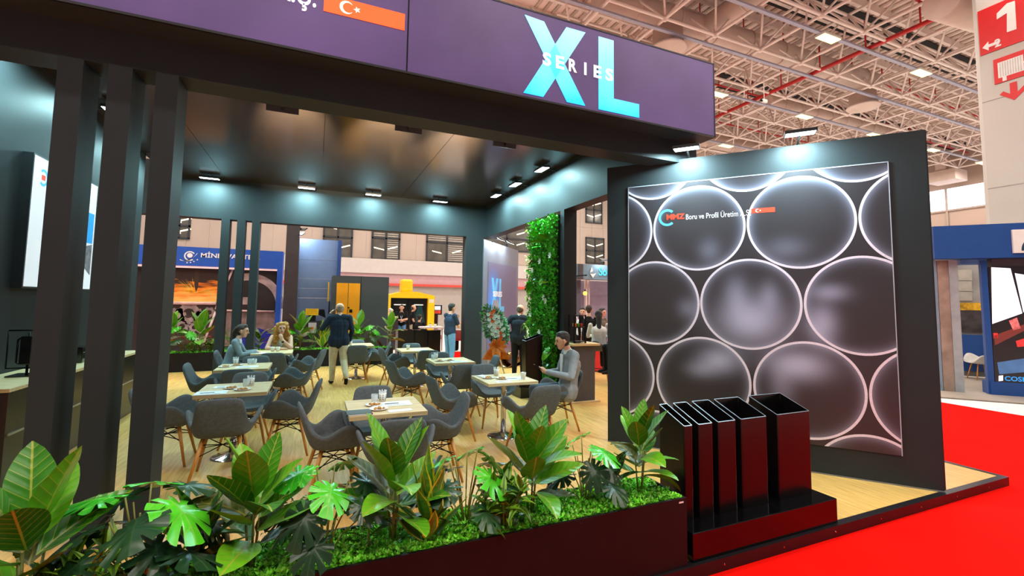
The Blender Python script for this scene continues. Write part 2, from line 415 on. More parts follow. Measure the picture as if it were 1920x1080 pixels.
cand = sorted([(math.hypot(x, y), x, y) for x in bx for y in by])
cnt = 0; far = MB()
for d, x, y in cand:
    if cnt+4 <= 296 and y > 6 and x > 9:
        for k, me in dgm.items(): put('diagonal', me, sf, (x-20, y-12, 0))
        put('node', nodem, sf, (x-20, y-12, 0)); cnt += 4
    else:
        for k in dgm: far.cyl((x-20, y-12, 0), (x-20+k[0]*G/2, y-12+k[1]*G/2, ZT-ZB), .042, n=6)
fo = far.build('diagonal', M_steel, sf); fo['kind'] = 'stuff'
# services under the roof
def pipe(name, label, cat, a, b, r, m, drops=(), group=None):
    t = thing(name, label, cat, a, 0, group); d = Vector(b)-Vector(a)
    MB().cyl((0, 0, 0), d, r, n=14).build('run', m, t)
    for k in drops: MB().cyl(d*k, d*k+Vector((0, 0, 1.2)), .03, n=6).build('hanger', m, t)
    return t
pipe('sprinkler_pipe', 'thick red sprinkler pipe running diagonally under the hall roof', 'pipe', PZ(1340, 220, 12.0)+Vector((0, 1.5, 0)), (19.8, -2, 12.0), .085, M_pipe, [i/12 for i in range(12)])
for k, (y, z) in enumerate(((9.0, 13.3), (13.4, 13.3), (17.0, 13.3), (20.6, 13.3))):
    pipe('branch_pipe', ['thin red branch pipe in the roof nearest the viewer', 'thin red branch pipe second from the viewer', 'thin red branch pipe third from the viewer', 'thin red branch pipe farthest under the hall roof'][k], 'pipe', (9, y, z), (44, y, z), .045, M_pipe, [i/14 for i in range(1, 14)], 'red branch pipes')
for k, y in enumerate((10.37, 12.64, 15.45, 20.4)):
    t = thing('cable_tray', ['grey cable tray carrying the nearest warm roof lights', 'grey cable tray between the two rows of roof lights', 'grey cable tray carrying the middle row of roof lights', 'grey cable tray carrying the farthest row of roof lights'][k], 'cable tray', (-14, y, 11.85), 0, 'cable trays under the roof')
    MB().box((0, -.07, 0), (58, .07, .02)).box((0, -.07, .02), (58, -.06, .07)).box((0, .06, .02), (58, .07, .07)).build('channel', M_tray, t)
for k, (a, b, r, s) in enumerate((((9, 13.3, 12.9), (25, 13.1, 12.9), .5, 'nearest the booth sign'), ((22, 16.5, 12.8), (33, 16.5, 12.8), .32, 'above the round diffuser'), ((20, 22, 12.6), (44, 22, 12.6), .55, 'far behind the graphic wall'), ((14, 7.6, 12.9), (14, 24, 12.9), .45, 'crossing above the sign'))):
    t = pipe('air_duct', 'fat cream air duct '+s, 'air duct', a, b, r, M_duct, (), 'air ducts')
    d = Vector(b)-Vector(a)
    for q in np.arange(.1, 1, .12): MB().cyl(d*q-d.normalized()*.03, d*q+d.normalized()*.03, r+.03, n=16).build('flange', M_duct, t)
# round diffusers
for k, (px, py, lab) in enumerate(((1618, 190, 'cream drum diffuser hanging above the graphic wall'), (1252, 78, 'cream drum diffuser beside the top edge of the purple sign'))):
    c = PZ(px, py, 12.0); t = thing('air_diffuser', lab, 'diffuser', (c.x, c.y, 11.7), 0, 'round diffusers')
    MB().lathe([(.1, .9), (.55, .8), (.6, .1), (.72, 0), (.66, -.05), (.0, -.02)], n=20).build('drum', M_duct, t)
    MB().cyl((0, 0, .8), (0, 0, 1.6), .35, n=14).build('neck', M_duct, t)
# small camera hanging on a rod
c = PZ(1433, 190, 10.6); t = thing('hanging_camera', 'small security camera hanging on a rod from the roof', 'camera', c)
MB().cyl((0, 0, .1), (0, 0, 2.0), .02, n=6).build('rod', M_steel, t); MB().bbox((-.14, -.06, -.06), (.14, .06, .08), .02).build('body', M_white, t)
MB().cyl((-.2, 0, .0), (-.14, 0, 0.0), .05, n=10).build('lens', M_blackdk, t)
# hall lamps on the trays (real lamps)
k = 0
hall_lab = {}
for iy, y in enumerate((10.37, 15.45, 20.45)):
    for ix in range(-5, 6):
        x = 17.2+6.15*ix - (0 if iy < 2 else .0)
        if x > 43: continue
        row = ['nearest', 'middle', 'farthest'][iy]
        t = thing('hall_light', 'warm white LED batten, %s from the left in the %s row under the roof' % (['first', 'second', 'third', 'fourth', 'fifth', 'sixth', 'seventh', 'eighth', 'ninth', 'tenth', 'eleventh'][ix+5], row), 'light', (x, y, 11.78), 0, 'warm roof lights')
        MB().bbox((-.5, -.2, 0), (.5, .2, .09), .02).build('housing', M_white, t)
        MB().box((-.46, -.17, -.012), (.46, .17, 0.0)).build('diffuser', mat('roof_led', (255, 214, 120), .5, emit=6, var=0), t)
        light('hall_lamp', 'AREA', (0, 0, -.03), (0, 0, -1), HALL_W, (1, .93, .85), t, shape='RECTANGLE', size=1.0, size_y=.4)
for y in (-4, 0.2, 5.3):
    for ix in range(-3, 6):
        x = 4.9+6.15*ix
        t = thing('hall_light', 'warm white LED batten of the roof rows above the viewer', 'light', (x, y, 11.78), 0, 'roof lights over the aisle')
        MB().cyl((-.3, 0, .08), (-.3, 0, 2.52), .012, n=6).cyl((.3, 0, .08), (.3, 0, 2.52), .012, n=6).build('hanger', M_steel, t)
        MB().bbox((-.5, -.2, 0), (.5, .2, .09), .02).build('housing', M_white, t)
        MB().box((-.46, -.17, -.012), (.46, .17, 0.0)).build('diffuser', MATS['roof_led'], t)
        light('hall_lamp', 'AREA', (0, 0, -.03), (0, 0, -1), HALL_W, (1, .93, .85), t, shape='RECTANGLE', size=1.0, size_y=.4)
for y in (25.6,):
    for ix in range(0, 5):
        x = -7+6.15*ix
        t = thing('hall_light', 'warm white LED batten of the roof rows behind the stand', 'light', (x, y, 11.78), 0, 'roof lights behind the stand')
        MB().cyl((-.3, 0, .08), (-.3, 0, 2.52), .012, n=6).cyl((.3, 0, .08), (.3, 0, 2.52), .012, n=6).build('hanger', M_steel, t)
        MB().bbox((-.5, -.2, 0), (.5, .2, .09), .02).build('housing', M_white, t)
        MB().box((-.46, -.17, -.012), (.46, .17, 0.0)).build('diffuser', MATS['roof_led'], t)
        light('hall_lamp', 'AREA', (0, 0, -.03), (0, 0, -1), HALL_W, (1, .93, .85), t, shape='RECTANGLE', size=1.0, size_y=.4)

# ------------------------------------------------------------------ the stand
Z0, Z1 = 3.6, 4.5                                       # lintel underside, inner ceiling
YF, YK = 4.38, 12.05                                    # front and rear frame planes
XL, XRR = -3.1, 4.35                                    # left wall plane, right lintel plane
bm_ = thing('front_frame', 'black front frame of the stand with three slim columns', 'frame', (0, YF, 0))
wb(MB().box((-8, YF, Z0), (4.47, YF+.29, 3.88)), 'beam', M_black, bm_)
wb(MB().box((XL, YF+.02, 3.88), (4.47, YF+.29, Z1+.3)), 'beam_upstand', M_black, bm_)
for x in (-1.85, -1.55, -1.25): wb(MB().box((x, YF, 0), (x+.15, YF+.29, Z0)), 'column', M_black, bm_)
rf = thing('rear_frame', 'black rear frame of the stand with three slim columns and corner pillar', 'frame', (0, YK, 0))
wb(MB().box((-6, YK, Z0), (XRR+.28, YK+.29, Z1+.3)), 'lintel', M_black, rf)
for x in (-2.04, -1.73, -1.43): wb(MB().box((x, YK, 0), (x+.165, YK+.29, Z0)), 'column', M_black, rf)
wb(MB().box((3.78, YK-.03, 0), (4.27, YK+.3, Z0+.03)), 'corner_pillar', M_black, rf)
sf2 = thing('side_frame', 'black right-hand side frame of the stand with pillar', 'frame', (XRR, 8, 0))
wb(MB().box((XRR, YF+.29, Z0), (XRR+.28, YK, Z1+.3)), 'lintel', M_black, sf2)
wb(MB().box((XRR, 7.6, 0), (XRR+.28, 7.75, Z0)), 'pillar', M_black, sf2)
wl = struct(MB().box((XL-.15, YF+.29, 0), (XL, 10.65, Z1+.3)).build('wall_left', M_black), 'charcoal left wall inside the stand')
cl = struct(MB().box((XL, YF+.29, Z1+.02), (XRR, YK, Z1+.06)).build('ceiling_stand', M_ceil), 'dark glossy panelled ceiling of the stand')
xs = [XL, -1.98, .02, 1.95, XRR]
for a, b in zip(xs[:-1], xs[1:]):
    MB().box((a+.004, YF+.295, Z1), (b-.004, YK-.005, Z1+.02)).build('ceiling_panel', M_ceil, cl)

# purple light-box fascia
sg = thing('fascia_sign', 'backlit purple fascia sign with large cyan letters and a red flag', 'sign', (0, 4.1, 3.88))
wb(MB().box((-7, 4.11, 3.88), (4.495, YF+.02, 4.835)), 'box', M_black, sg)
wb(MB().box((-7, 4.1, 3.9), (.675, 4.11, 4.825)), 'light_panel', M_purple, sg)
wb(MB().box((.69, 4.1, 3.9), (4.49, 4.11, 4.825)), 'light_panel', M_purple, sg)
wb(MB().box((-7, 4.095, 4.825), (4.5, 4.115, 4.84)).box((-7, 4.095, 3.88), (4.5, 4.115, 3.9)).box((4.49, 4.095, 3.88), (4.503, 4.4, 4.84)), 'rim', mat('sign_rim', (30, 26, 32), .4), sg)
M_xl = gradmat('lit_cyan', (20, 190, 250), (150, 236, 255), 3.93, 4.76, 1.0)
def flatpoly(name, polys, m, o, u, v, parent, t=.004):
    w = Vector(u).cross(Vector(v)); mb = MB()
    for p in polys: mb.prism(p, o, u, v, w, t)
    return wb(mb, name, m, parent)
O4 = (0, 4.098, 0)
flatpoly('letter_x', [[(1.865, 4.765), (2.09, 4.75), (2.6, 3.93), (2.37, 3.93)], [(2.36, 4.76), (2.6, 4.76), (2.088, 3.93), (1.86, 3.93)]], M_xl, O4, X_, Z_, sg)
flatpoly('letter_l', [[(2.77, 4.76), (2.972, 4.76), (2.972, 4.085), (3.323, 4.085), (3.323, 3.925), (2.77, 3.925)]], M_xl, O4, X_, Z_, sg)
for i, c_ in enumerate('SERIES'):
    wfix(text('series_letter', c_, M_sign_w, (2.075+.157*i+(.035 if c_ == 'I' else 0), 4.09, 4.275), X_, Z_, .03 if c_ == 'I' else .1, .14, sg, .03), sg)
wfix(text('name_lettering', 'Boru ve Profil Üretim A.Ş.', M_sign_w, (-2.16, 4.094, 4.235), X_, Z_, 2.06, .29, sg, .01), sg)
flatpoly('flag', [[(-.04, 4.28), (.65, 4.28), (.65, 4.438), (-.04, 4.438)]], M_sign_r, (0, 4.099, 0), X_, Z_, sg)
def crescent(cx, cz, r):
    p = []
    a0 = math.radians(38)
    for i in range(25): a = a0+(2*PI-2*a0)*i/24; p.append((cx+r*math.cos(a), cz+r*math.sin(a)))
    r2 = r*.8; ox = cx+r*.24
    for i in range(25): a = (2*PI-math.radians(46))-(2*PI-2*math.radians(46))*i/24; p.append((ox+r2*math.cos(a), cz+r2*math.sin(a)))
    return p
def star(cx, cz, r, n=5, k=.4, rot=PI):
    return [(cx+(r if i % 2 == 0 else r*k)*math.cos(rot+PI*i/n), cz+(r if i % 2 == 0 else r*k)*math.sin(rot+PI*i/n)) for i in range(2*n)]
flatpoly('crescent_and_star', [crescent(.145, 4.359, .058), star(.232, 4.359, .03)], M_sign_w, (0, 4.094, 0), X_, Z_, sg)
M_logoB = mat('logo_blue', (64, 170, 226), .5, emit=.7, var=0); M_logoR = mat('logo_red', (226, 60, 30), .5, emit=.6, var=0)
def ringpoly(cx, cz, r0, r1, a0, a1, n=28):
    return [(cx+r1*math.cos(a0+(a1-a0)*i/n), cz+r1*math.sin(a0+(a1-a0)*i/n)) for i in range(n+1)]+[(cx+r0*math.cos(a1-(a1-a0)*i/n), cz+r0*math.sin(a1-(a1-a0)*i/n)) for i in range(n+1)]
flatpoly('logo_ring', [ringpoly(-2.72, 4.36, .23, .3, math.radians(50), math.radians(310))], M_logoB, (0, 4.098, 0), X_, Z_, sg)
wfix(text('logo_lettering', 'MMZ', M_logoR, (-2.8, 4.094, 4.28), X_, Z_, .56, .18, sg, .03), sg)

# ------------------------------------------------------------------ flood lamps
M_bracket = M_lamp
def flood(pos, aim, label, group, E=FLOOD_W, col=(.5, .92, .97), size=(.38, .17), led=None, arm=None, spot=2.7, blend=1.0, offs=.05):
    pos = Vector(pos); aim = Vector(aim).normalized()
    t = thing('floodlight', label, 'floodlight', pos, 0, group)
    q = aim.to_track_quat('-Z', 'Y').to_matrix()
    u, v, w = q.col[0], q.col[1], q.col[2]
    MB().obox((0, 0, 0), u, v, w, (-size[0]/2, -size[1]/2, 0), (size[0]/2, size[1]/2, .035)).build('housing', M_lamp, t)
    MB().obox((0, 0, 0), u, v, w, (-size[0]/2+.012, -size[1]/2+.012, -.006), (size[0]/2-.012, size[1]/2-.012, 0)).build('led_panel', led or M_led, t)
    if arm is not None:
        MB().tube([Vector((0, 0, .0))+w*.03, Vector(arm)-pos], .012, 6).build('bracket', M_lamp, t)
    if E and spot > 2: light('flood_lamp', 'AREA', -w*.012, aim, E*.3, col, t, shape='RECTANGLE', size=size[0]*.9, size_y=size[1]*.9)
    elif E: light('flood_lamp', 'SPOT', -w*offs, aim, E, col, t, spot_size=spot, spot_blend=blend, shadow_soft_size=.08)
    return t
for i, (x, lab) in enumerate(((-2.25, 'leftmost'), (-.3, 'second from left'), (1.22, 'third from left'), (2.93, 'rightmost'))):
    flood((x, YK-.36, 4.42), (0, .06, -1), 'cool LED floodlight on the rear lintel, %s of four' % lab, 'floodlights on the rear lintel', arm=(x, YK, 4.44))
for i, (y, lab) in enumerate(((10.4, 'farthest'), (9.2, 'middle'), (7.9, 'nearest'))):
    flood((XRR-.34, y, 4.42), (.06, 0, -1), 'cool LED floodlight on the right lintel, %s of three' % lab, 'floodlights on the right lintel', arm=(XRR, y, 4.44))
for i, (y, lab) in enumerate(((6.2, 'nearest, hidden behind the first column'), (8.0, 'between first and second column'), (10.1, 'between second and third column'))):
    flood((XL+.36, y, 4.4), (-.06, 0, -1), 'cool LED floodlight on the left wall, %s' % lab, 'floodlights on the left wall', arm=(XL, y, 4.42), E=FLOOD_W*.6)
for x, lab in ((-.39, 'left'), (.89, 'middle'), (2.07, 'right')):
    flood((x, 5.12, 3.74), (0, 2.5, .76), 'warm LED floodlight behind the front beam lighting the ceiling, %s of three' % lab, 'warm floodlights behind the front beam', E=WARM_W*7, col=(1, .82, .58), led=M_ledw, arm=(x, YF+.29, 3.8), size=(.3, .06), spot=.5)

# ------------------------------------------------------------------ diagonal graphic wall
WP = Vector((5.036, 3.357, 0)); WD = Vector((.64194, -.76676, 0)); WN = WD.cross(Z_)      # WN points to the viewer
gw = thing('graphic_wall', 'tall charcoal corner wall carrying the large pipe print', 'wall', WP)
wb(MB().obox(WP, WD, -WN, Z_, (-2.262, 0, 0), (1.07, .13, 3.64)), 'wall_body', M_black, gw)
wb(MB().obox(WP, WD, -WN, Z_, (1.07, .015, .02), (1.085, .13, 3.64)), 'end_profile', mat('wall_profile', (34, 40, 42), .35), gw)
wb(MB().obox(WP, WD, -WN, Z_, (-2.262, -.006, 0), (1.072, 0, .012)), 'base_seal', mat('base_seal', (120, 118, 112), .5), gw)

def printmat():
    m = bpy.data.materials.new('pipe_print'); m.use_nodes = True; N = m.node_tree.nodes; K = m.node_tree.links; b = N['Principled BSDF']
    tc = N.new('ShaderNodeTexCoord'); sx = N.new('ShaderNodeSeparateXYZ'); K.new(tc.outputs['Object'], sx.inputs[0])
    def M(op, a, b2=None, c=None, clamp=False):
        n = N.new('ShaderNodeMath'); n.operation = op; n.use_clamp = clamp
        for i, v in enumerate((a, b2, c)):
            if v is None: continue
            if isinstance(v, (int, float)): n.inputs[i].default_value = v
            else: K.new(v, n.inputs[i])
        return n.outputs[0]
    S, Z = sx.outputs['X'], sx.outputs['Z']
    rows = [(3.675, (-1.65, -.58, .49, 1.56, -2.72)), (2.745, (-2.2, -1.13, -.06, 1.01)), (1.815, (-1.65, -.585, .485)), (.88, (-2.19, -1.11, -.035, 1.035)), (-.055, (-1.65, -.58, .49))]
    ring = None; glow = None
    def gauss(cs, cz, rs, rz):
        a = M('MULTIPLY', M('SUBTRACT', S, cs), 1/rs); c = M('MULTIPLY', M('SUBTRACT', Z, cz), 1/rz)
        return M('EXPONENT', M('MULTIPLY', M('ADD', M('MULTIPLY', a, a), M('MULTIPLY', c, c)), -1))
    rim = None
    for z, ss in rows:
        for s_ in ss:
            ds = M('SUBTRACT', S, s_); dz = M('SUBTRACT', Z, z)
            d = M('SQRT', M('ADD', M('MULTIPLY', ds, ds), M('MULTIPLY', dz, dz)))
            r = M('LESS_THAN', M('ABSOLUTE', M('SUBTRACT', d, .517)), .0125)
            ring = r if ring is None else M('MAXIMUM', ring, r)
            g = M('MULTIPLY', M('LESS_THAN', d, .51), M('POWER', M('MULTIPLY', d, 1/.51), 14))
            rim = g if rim is None else M('MAXIMUM', rim, g)
    blobs = [(-.575, 1.62, .3, .24, 1.0), (-.72, 1.92, .12, .2, .4), (-.38, 1.9, .1, .16, .35), (.12, 1.6, .13, .2, .75), (.2, 1.95, .16, .09, .5),
             (-.12, 1.14, .26, .15, .95), (-.28, .9, .12, .22, .35), (-.92, 1.14, .2, .14, .8), (-1.12, 1.02, .16, .1, .4), (-1.25, 1.75, .12, .12, .3), (-1.0, 2.45, .12, .14, .22), (-.2, 2.45, .2, .12, .2)]
    for (cs, cz, rs, rz, k) in blobs:
        g = M('MULTIPLY', gauss(cs, cz, rs, rz), k); glow = g if glow is None else M('ADD', glow, g)
    inside = M('SUBTRACT', 1.0, M('GREATER_THAN', ring, .5))
    no = N.new('ShaderNodeTexNoise'); no.inputs['Scale'].default_value = 70; K.new(tc.outputs['Object'], no.inputs['Vector'])
    gl = M('MULTIPLY', M('ADD', M('MULTIPLY', glow, .8), M('MULTIPLY', rim, .35)), 1.0, clamp=True)
    m1 = N.new('ShaderNodeMix'); m1.data_type = 'RGBA'; K.new(gl, m1.inputs['Factor']); m1.inputs['A'].default_value = (*lin((50, 46, 50)), 1); m1.inputs['B'].default_value = (*lin((190, 194, 224)), 1)
    m2 = N.new('ShaderNodeMix'); m2.data_type = 'RGBA'; K.new(M('MULTIPLY', ring, M('ADD', M('MULTIPLY', no.outputs['Fac'], .5), .65), clamp=True), m2.inputs['Factor'])
    K.new(m1.outputs['Result'], m2.inputs['A']); m2.inputs['B'].default_value = (*lin((232, 226, 240)), 1)
    K.new(m2.outputs['Result'], b.inputs['Base Color']); b.inputs['Roughness'].default_value = .42
    return m
# print built around its own origin so that object space is (s, 0, z)
pr = MB().box((-1.972, 0, .302), (.75, .012, 3.332)).build('pipe_print', printmat(), gw)
pr.rotation_euler = (0, 0, math.atan2(WD.y, WD.x)); pr.location = WN*.012
M_rim = mat('print_edge', (170, 176, 186), .4)
eb = MB().box((-1.98, -.003, 3.33), (.758, .012, 3.34)).box((.75, -.003, .3), (.758, .012, 3.34)).box((-1.98, -.003, .3), (-1.972, .012, 3.34)).build('print_edge', M_rim, pr)
M_pw = mat('print_white', (240, 240, 240), .5, var=0); M_po = mat('print_red', (232, 64, 34), .5, var=0); M_pb = mat('print_blue', (84, 178, 230), .5, var=0)
text('name_lettering', 'Boru ve Profil Üretim A.Ş.', M_pw, (-1.262, -.002, 2.838), X_, Z_, .72, .1, pr)
text('logo_lettering', 'MMZ', M_po, (-1.495, -.002, 2.868), X_, Z_, .22, .07, pr, .04)
flatprint = MB().prism(ringpoly(-1.485, 2.897, .078, .108, math.radians(48), math.radians(312)), (0, 0, 0), X_, Z_, -Y_, .0015).build('logo_ring', M_pb, pr)
MB().prism([(-.537, 2.88), (-.295, 2.88), (-.295, 2.936), (-.537, 2.936)], (0, 0, 0), X_, Z_, -Y_, .0012).build('flag', M_po, pr)
MB().prism(crescent(-.474, 2.908, .02), (0, 0, 0), X_, Z_, -Y_, .002).prism(star(-.445, 2.908, .01), (0, 0, 0), X_, Z_, -Y_, .002).build('crescent_and_star', M_pw, pr)
for s_, lab in ((-1.22, 'under the end of the purple sign'), (-.05, 'in the middle of the wall top')):
    p = WP+WD*s_+WN*.26+Z_*3.68
    flood(p, -WN*.12-Z_*1.0, 'cool LED floodlight on top of the graphic wall, '+lab, 'floodlights on the graphic wall', arm=WP+WD*s_-WN*.05+Z_*3.64, E=FLOOD_W*.7, size=(.3, .2), col=(.6, .92, 1))

# ------------------------------------------------------------------ tube display in front of it
def tubemesh(x0, x1, y0, y1, z0, zf, zb, t=.008, side='y'):
    """open rectangular tube, top cut on a slope (front zf, back zb)"""
    mb = MB(); r = .012
    def rr(x0, x1, y0, y1, r):
        p = []
        for (cx, cy, a) in ((x1-r, y0+r, -PI/2), (x1-r, y1-r, 0), (x0+r, y1-r, PI/2), (x0+r, y0+r, PI)):
            for i in range(4): p.append((cx+r*math.cos(a+PI/2*i/3), cy+r*math.sin(a+PI/2*i/3)))
        return p
    o = rr(x0, x1, y0, y1, r); i_ = rr(x0+t, x1-t, y0+t, y1-t, r*.6); n = len(o)
    def zt(x, y):
        k = (y-y0)/(y1-y0) if side == 'y' else (x-x0)/(x1-x0)
        return zf+(zb-zf)*k
    vs = [(x, y, z0) for x, y in o]+[(x, y, zt(x, y)) for x, y in o]+[(x, y, zt(x, y)) for x, y in i_]+[(x, y, z0+.01) for x, y in i_]
    fs = []
    for i in range(n):
        j = (i+1) % n
        fs += [(i, j, n+j, n+i), (n+i, n+j, 2*n+j, 2*n+i), (2*n+i, 2*n+j, 3*n+j, 3*n+i)]
    fs += [tuple(range(n-1, -1, -1)), tuple(range(3*n, 4*n))]
    mb.add(vs, fs)
    rim = MB(); e = .0015
    rv = [(x, y, zt(x, y)+e) for x, y in o]+[(x, y, zt(x, y)+e) for x, y in i_]+[(x, y, zt(x, y)-.004) for x, y in o]+[(x, y, zt(x, y)-.004) for x, y in i_]
    rim.add(rv, [(i, (i+1) % n, n+(i+1) % n, n+i) for i in range(n)]+[(2*n+i, 2*n+(i+1) % n, (i+1) % n, i) for i in range(n)])
    return mb, rim
M_cut = mat('cut_steel_edge', (150, 160, 168), .35, metal=.8)
M_tube = mat('black_painted_tube', (14, 11, 12), .25, var=.1, scale=3, spec=.3)
tb = tag(MB().bbox((2.49, 2.53, 0), (4.07, 3.12, .2), .004).build('display_plinth', M_plinth), 'low glossy black plinth on the stand edge under the five tubes', 'plinth')
fx = [(PY(a, 800, 2.68).x, PY(b, 795, 2.68).x) for a, b in ((1283, 1299), (1310, 1336.7), (1346.7, 1380), (1390, 1438), (1458, 1519))]
words = ['narrowest black rectangular steel tube at the left end of the plinth', 'second narrowest black rectangular steel tube on the plinth', 'middle black rectangular steel tube of the five on the plinth', 'second widest black rectangular steel tube on the plinth', 'widest black rectangular steel tube at the right end of the plinth']
for (a, b), lab in zip(fx, words):
    t = thing('steel_tube', lab, 'steel tube', ((a+b)/2, 2.81, .2), 0, 'slope-cut tubes on the front plinth')
    q, rm = tubemesh(a-(a+b)/2, b-(a+b)/2, -.13, .145, 0, .688, .795)
    q.build('tube_wall', M_tube, t); rm.build('cut_edge', M_cut, t)

# small twin display further back
tag(MB().bbox((3.6, 7.88, 0), (4.12, 8.5, .2), .004).build('display_plinth', M_plinth), 'low black plinth under the single tube beside the green wall', 'plinth')
t = thing('steel_tube', 'single tall black slope-cut tube standing like a lectern before the green wall', 'steel tube', (3.9, 8.02, .2))
q, rm = tubemesh(-.18, .17, -.1, .09, 0, .86, .98, side='x'); q.build('tube_wall', M_tube, t); rm.build('cut_edge', M_cut, t)

# ------------------------------------------------------------------ planters
def planter(name, label, x0, x1, y0, y1, h):
    t = thing(name, label, 'planter', ((x0+x1)/2, (y0+y1)/2, 0)); w = .018
    mb = MB().box((x0, y0, 0), (x1, y0+w, h)).box((x0, y1-w, 0), (x1, y1, h)).box((x0, y0+w, 0), (x0+w, y1-w, h)).box((x1-w, y0+w, 0), (x1, y1-w, h))
    wb(mb, 'trough', M_planter, t); wb(MB().box((x0+w, y0+w, .02), (x1-w, y1-w, h-.05)), 'soil', mat('soil', (30, 26, 20), .9), t)
    return t
pl = planter('planter', 'long black planter trough along the front edge of the stand', -2.3, 2.43, 2.52, 2.95, .46)
pl2 = planter('planter', 'long black planter trough behind the tables at the rear of the stand', -3.4, 2.1, 13.4, 13.8, .45)
wb(MB().box((2.36, 2.5185, .43), (2.4, 2.52, .44)), 'maker_tag', M_pw, pl)
def cover(name, label, x0, x1, y0, y1, z, n, size, m):
    """low boxwood mat: many small sprigs"""
    vs = []; fs = []
    for _ in range(n):
        cx, cy = random.uniform(x0, x1), random.uniform(y0, y1); cz = z+random.uniform(-.02, .035)
        for k in range(5):
            a = random.uniform(0, 2*PI); tl = random.uniform(.1, 1.1); L = size*random.uniform(.7, 1.25)
            d = Vector((math.cos(a)*math.cos(tl), math.sin(a)*math.cos(tl), math.sin(tl))); s = Vector((-math.sin(a), math.cos(a), 0))*L*.3
            p = Vector((cx, cy, cz)); o = len(vs)
            vs += [p, p+d*L*.55+s, p+d*L, p+d*L*.55-s]; fs.append((o, o+1, o+2, o+3))
    me = bpy.data.meshes.new(name); me.from_pydata(vs, [], fs); me.materials.append(m)
    o = put(name, me); o['kind'] = 'stuff'; o['label'] = label; o['category'] = 'foliage'
    return o
M_box = mat('boxwood', (128, 214, 52), .5, var=.3, scale=9, randv=.65, island=True)
cover('boxwood_mat', 'dense mat of tiny bright green leaves filling the front planter', -2.25, 2.4, 2.545, 2.925, .43, 15000, .026, M_box)
cover('boxwood_mat', 'dense mat of tiny green leaves filling the rear planter', -3.36, 2.07, 13.43, 13.78, .43, 2500, .035, M_box)

# ------------------------------------------------------------------ leaves
def leafmesh(name, m, L, Wd, prof, bend, fold, nx=9, ny=4, wav=0.0, twist=0.0):
    vs = []; fs = []; ed = []
    ang = 0; x = z = 0.0; ds = L/nx
    for i in range(nx+1):
        t = i/nx; hw = Wd*.5*prof(t)
        for j in range(-ny, ny+1):
            f = j/ny; y = f*hw
            zz = z+abs(f)*hw*fold+wav*L*math.sin(t*14+(0 if j > 0 else 1.3))*abs(f)
            vs.append((x-math.sin(ang)*(zz-z), y, z+(zz-z)*math.cos(ang))); ed.append(abs(f))
        ang += bend/nx; x += ds*math.cos(ang); z += ds*math.sin(ang)
    w = 2*ny+1
    for i in range(nx):
        for j in range(w-1): fs.append((i*w+j, i*w+j+1, (i+1)*w+j+1, (i+1)*w+j))
    me = bpy.data.meshes.new(name); me.from_pydata(vs, [], fs); me.materials.append(m)
    at = me.attributes.new('edge', 'FLOAT', 'POINT'); at.data.foreach_set('value', ed)
    me.polygons.foreach_set('use_smooth', [True]*len(fs))
    return me
def P_fig(t): return max(.02, (math.sin(PI*min(1, t**.85))**.7)) if 0 < t < 1 else .03
def P_lance(t): return max(.02, math.sin(PI*t**.7)**1.1) if 0 < t < 1 else .02
def monstera(name, m, L, bend):
    """heart-shaped leaf with deep slits; stalk joins at the origin, leaf along +x"""
    n = 90; pts = []
    for i in range(n+1):
        a = -PI+2*PI*i/n; ca = math.cos(a)
        r = .5*L*(1+.12*ca)*(1-.22*(abs(a)/PI)**8)
        k = abs(a)*6.2/PI
        if .35 < abs(a) < 2.75:
            fr = (k % 1.0)
            if fr > .8: r *= .52
        if abs(a) > 2.95: r *= .7
        pts.append((r*ca+.42*L, r*.86*math.sin(a)))
    c = (.42*L, 0)
    def P3(x, y, s):
        t = x/L; return (x*math.cos(bend*t*.5), y, math.sin(bend*t*.5)*x-.18*abs(y)*s)
    vs = [P3(*c, 1)]; fs = []
    rings = 4
    for kq in range(1, rings+1):
        q = kq/rings
        for (x, y) in pts[:-1]: vs.append(P3(c[0]+(x-c[0])*q, c[1]+(y-c[1])*q, 1+.4*math.sin(8*math.atan2(y, x-c[0]))*q))
    for i in range(n): fs.append((0, 1+i, 1+(i+1) % n))
    for kq in range(rings-1):
        for i in range(n): fs.append((1+kq*n+i, 1+(kq+1)*n+i, 1+(kq+1)*n+(i+1) % n, 1+kq*n+(i+1) % n))
    me = bpy.data.meshes.new(name); me.from_pydata(vs, [], fs); me.materials.append(m)
    me.polygons.foreach_set('use_smooth', [True]*len(fs))
    return me
M_fig = leafmat('fig_leaf', (78, 150, 22), (150, 160, 50), .3, .55, freq=150, slant=.9)
M_figd = leafmat('fig_leaf_olive', (84, 96, 22), (136, 124, 40), .38, .4, freq=150, slant=.9)
M_mon = leafmat('monstera_leaf', (60, 180, 30), (110, 190, 60), .25, .3, freq=110, slant=.5, veinw=.05)
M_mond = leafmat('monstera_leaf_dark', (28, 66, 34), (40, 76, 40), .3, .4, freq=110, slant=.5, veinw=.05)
M_agl = leafmat('aglaonema_leaf', (22, 62, 18), (92, 136, 44), .32, .35, freq=120, slant=.7, veinw=.3)
M_sans = leafmat('sansevieria_leaf', (76, 138, 40), (96, 140, 46), .35, .2, freq=170, slant=0, veinw=.5, edge=(208, 206, 40))
M_drac = leafmat('dracaena_leaf', (120, 170, 34), (60, 100, 20), .4, .5, freq=1, veinw=-1)
M_fern = leafmat('fern_leaf', (48, 124, 18), (80, 150, 40), .4, .5, freq=1, veinw=-1)
M_stem = mat('plant_stem', (112, 118, 40), .5)
LF = {}
LF['fig'] = [leafmesh('leaf', M_fig, .34, .165, P_fig, b, .25, wav=.008) for b in (-.2, -.55, -.9, .1)]
LF['figd'] = [leafmesh('leaf', M_figd, .34, .165, P_fig, b, .25, wav=.008) for b in (-.2, -.55, -.9, .1)]
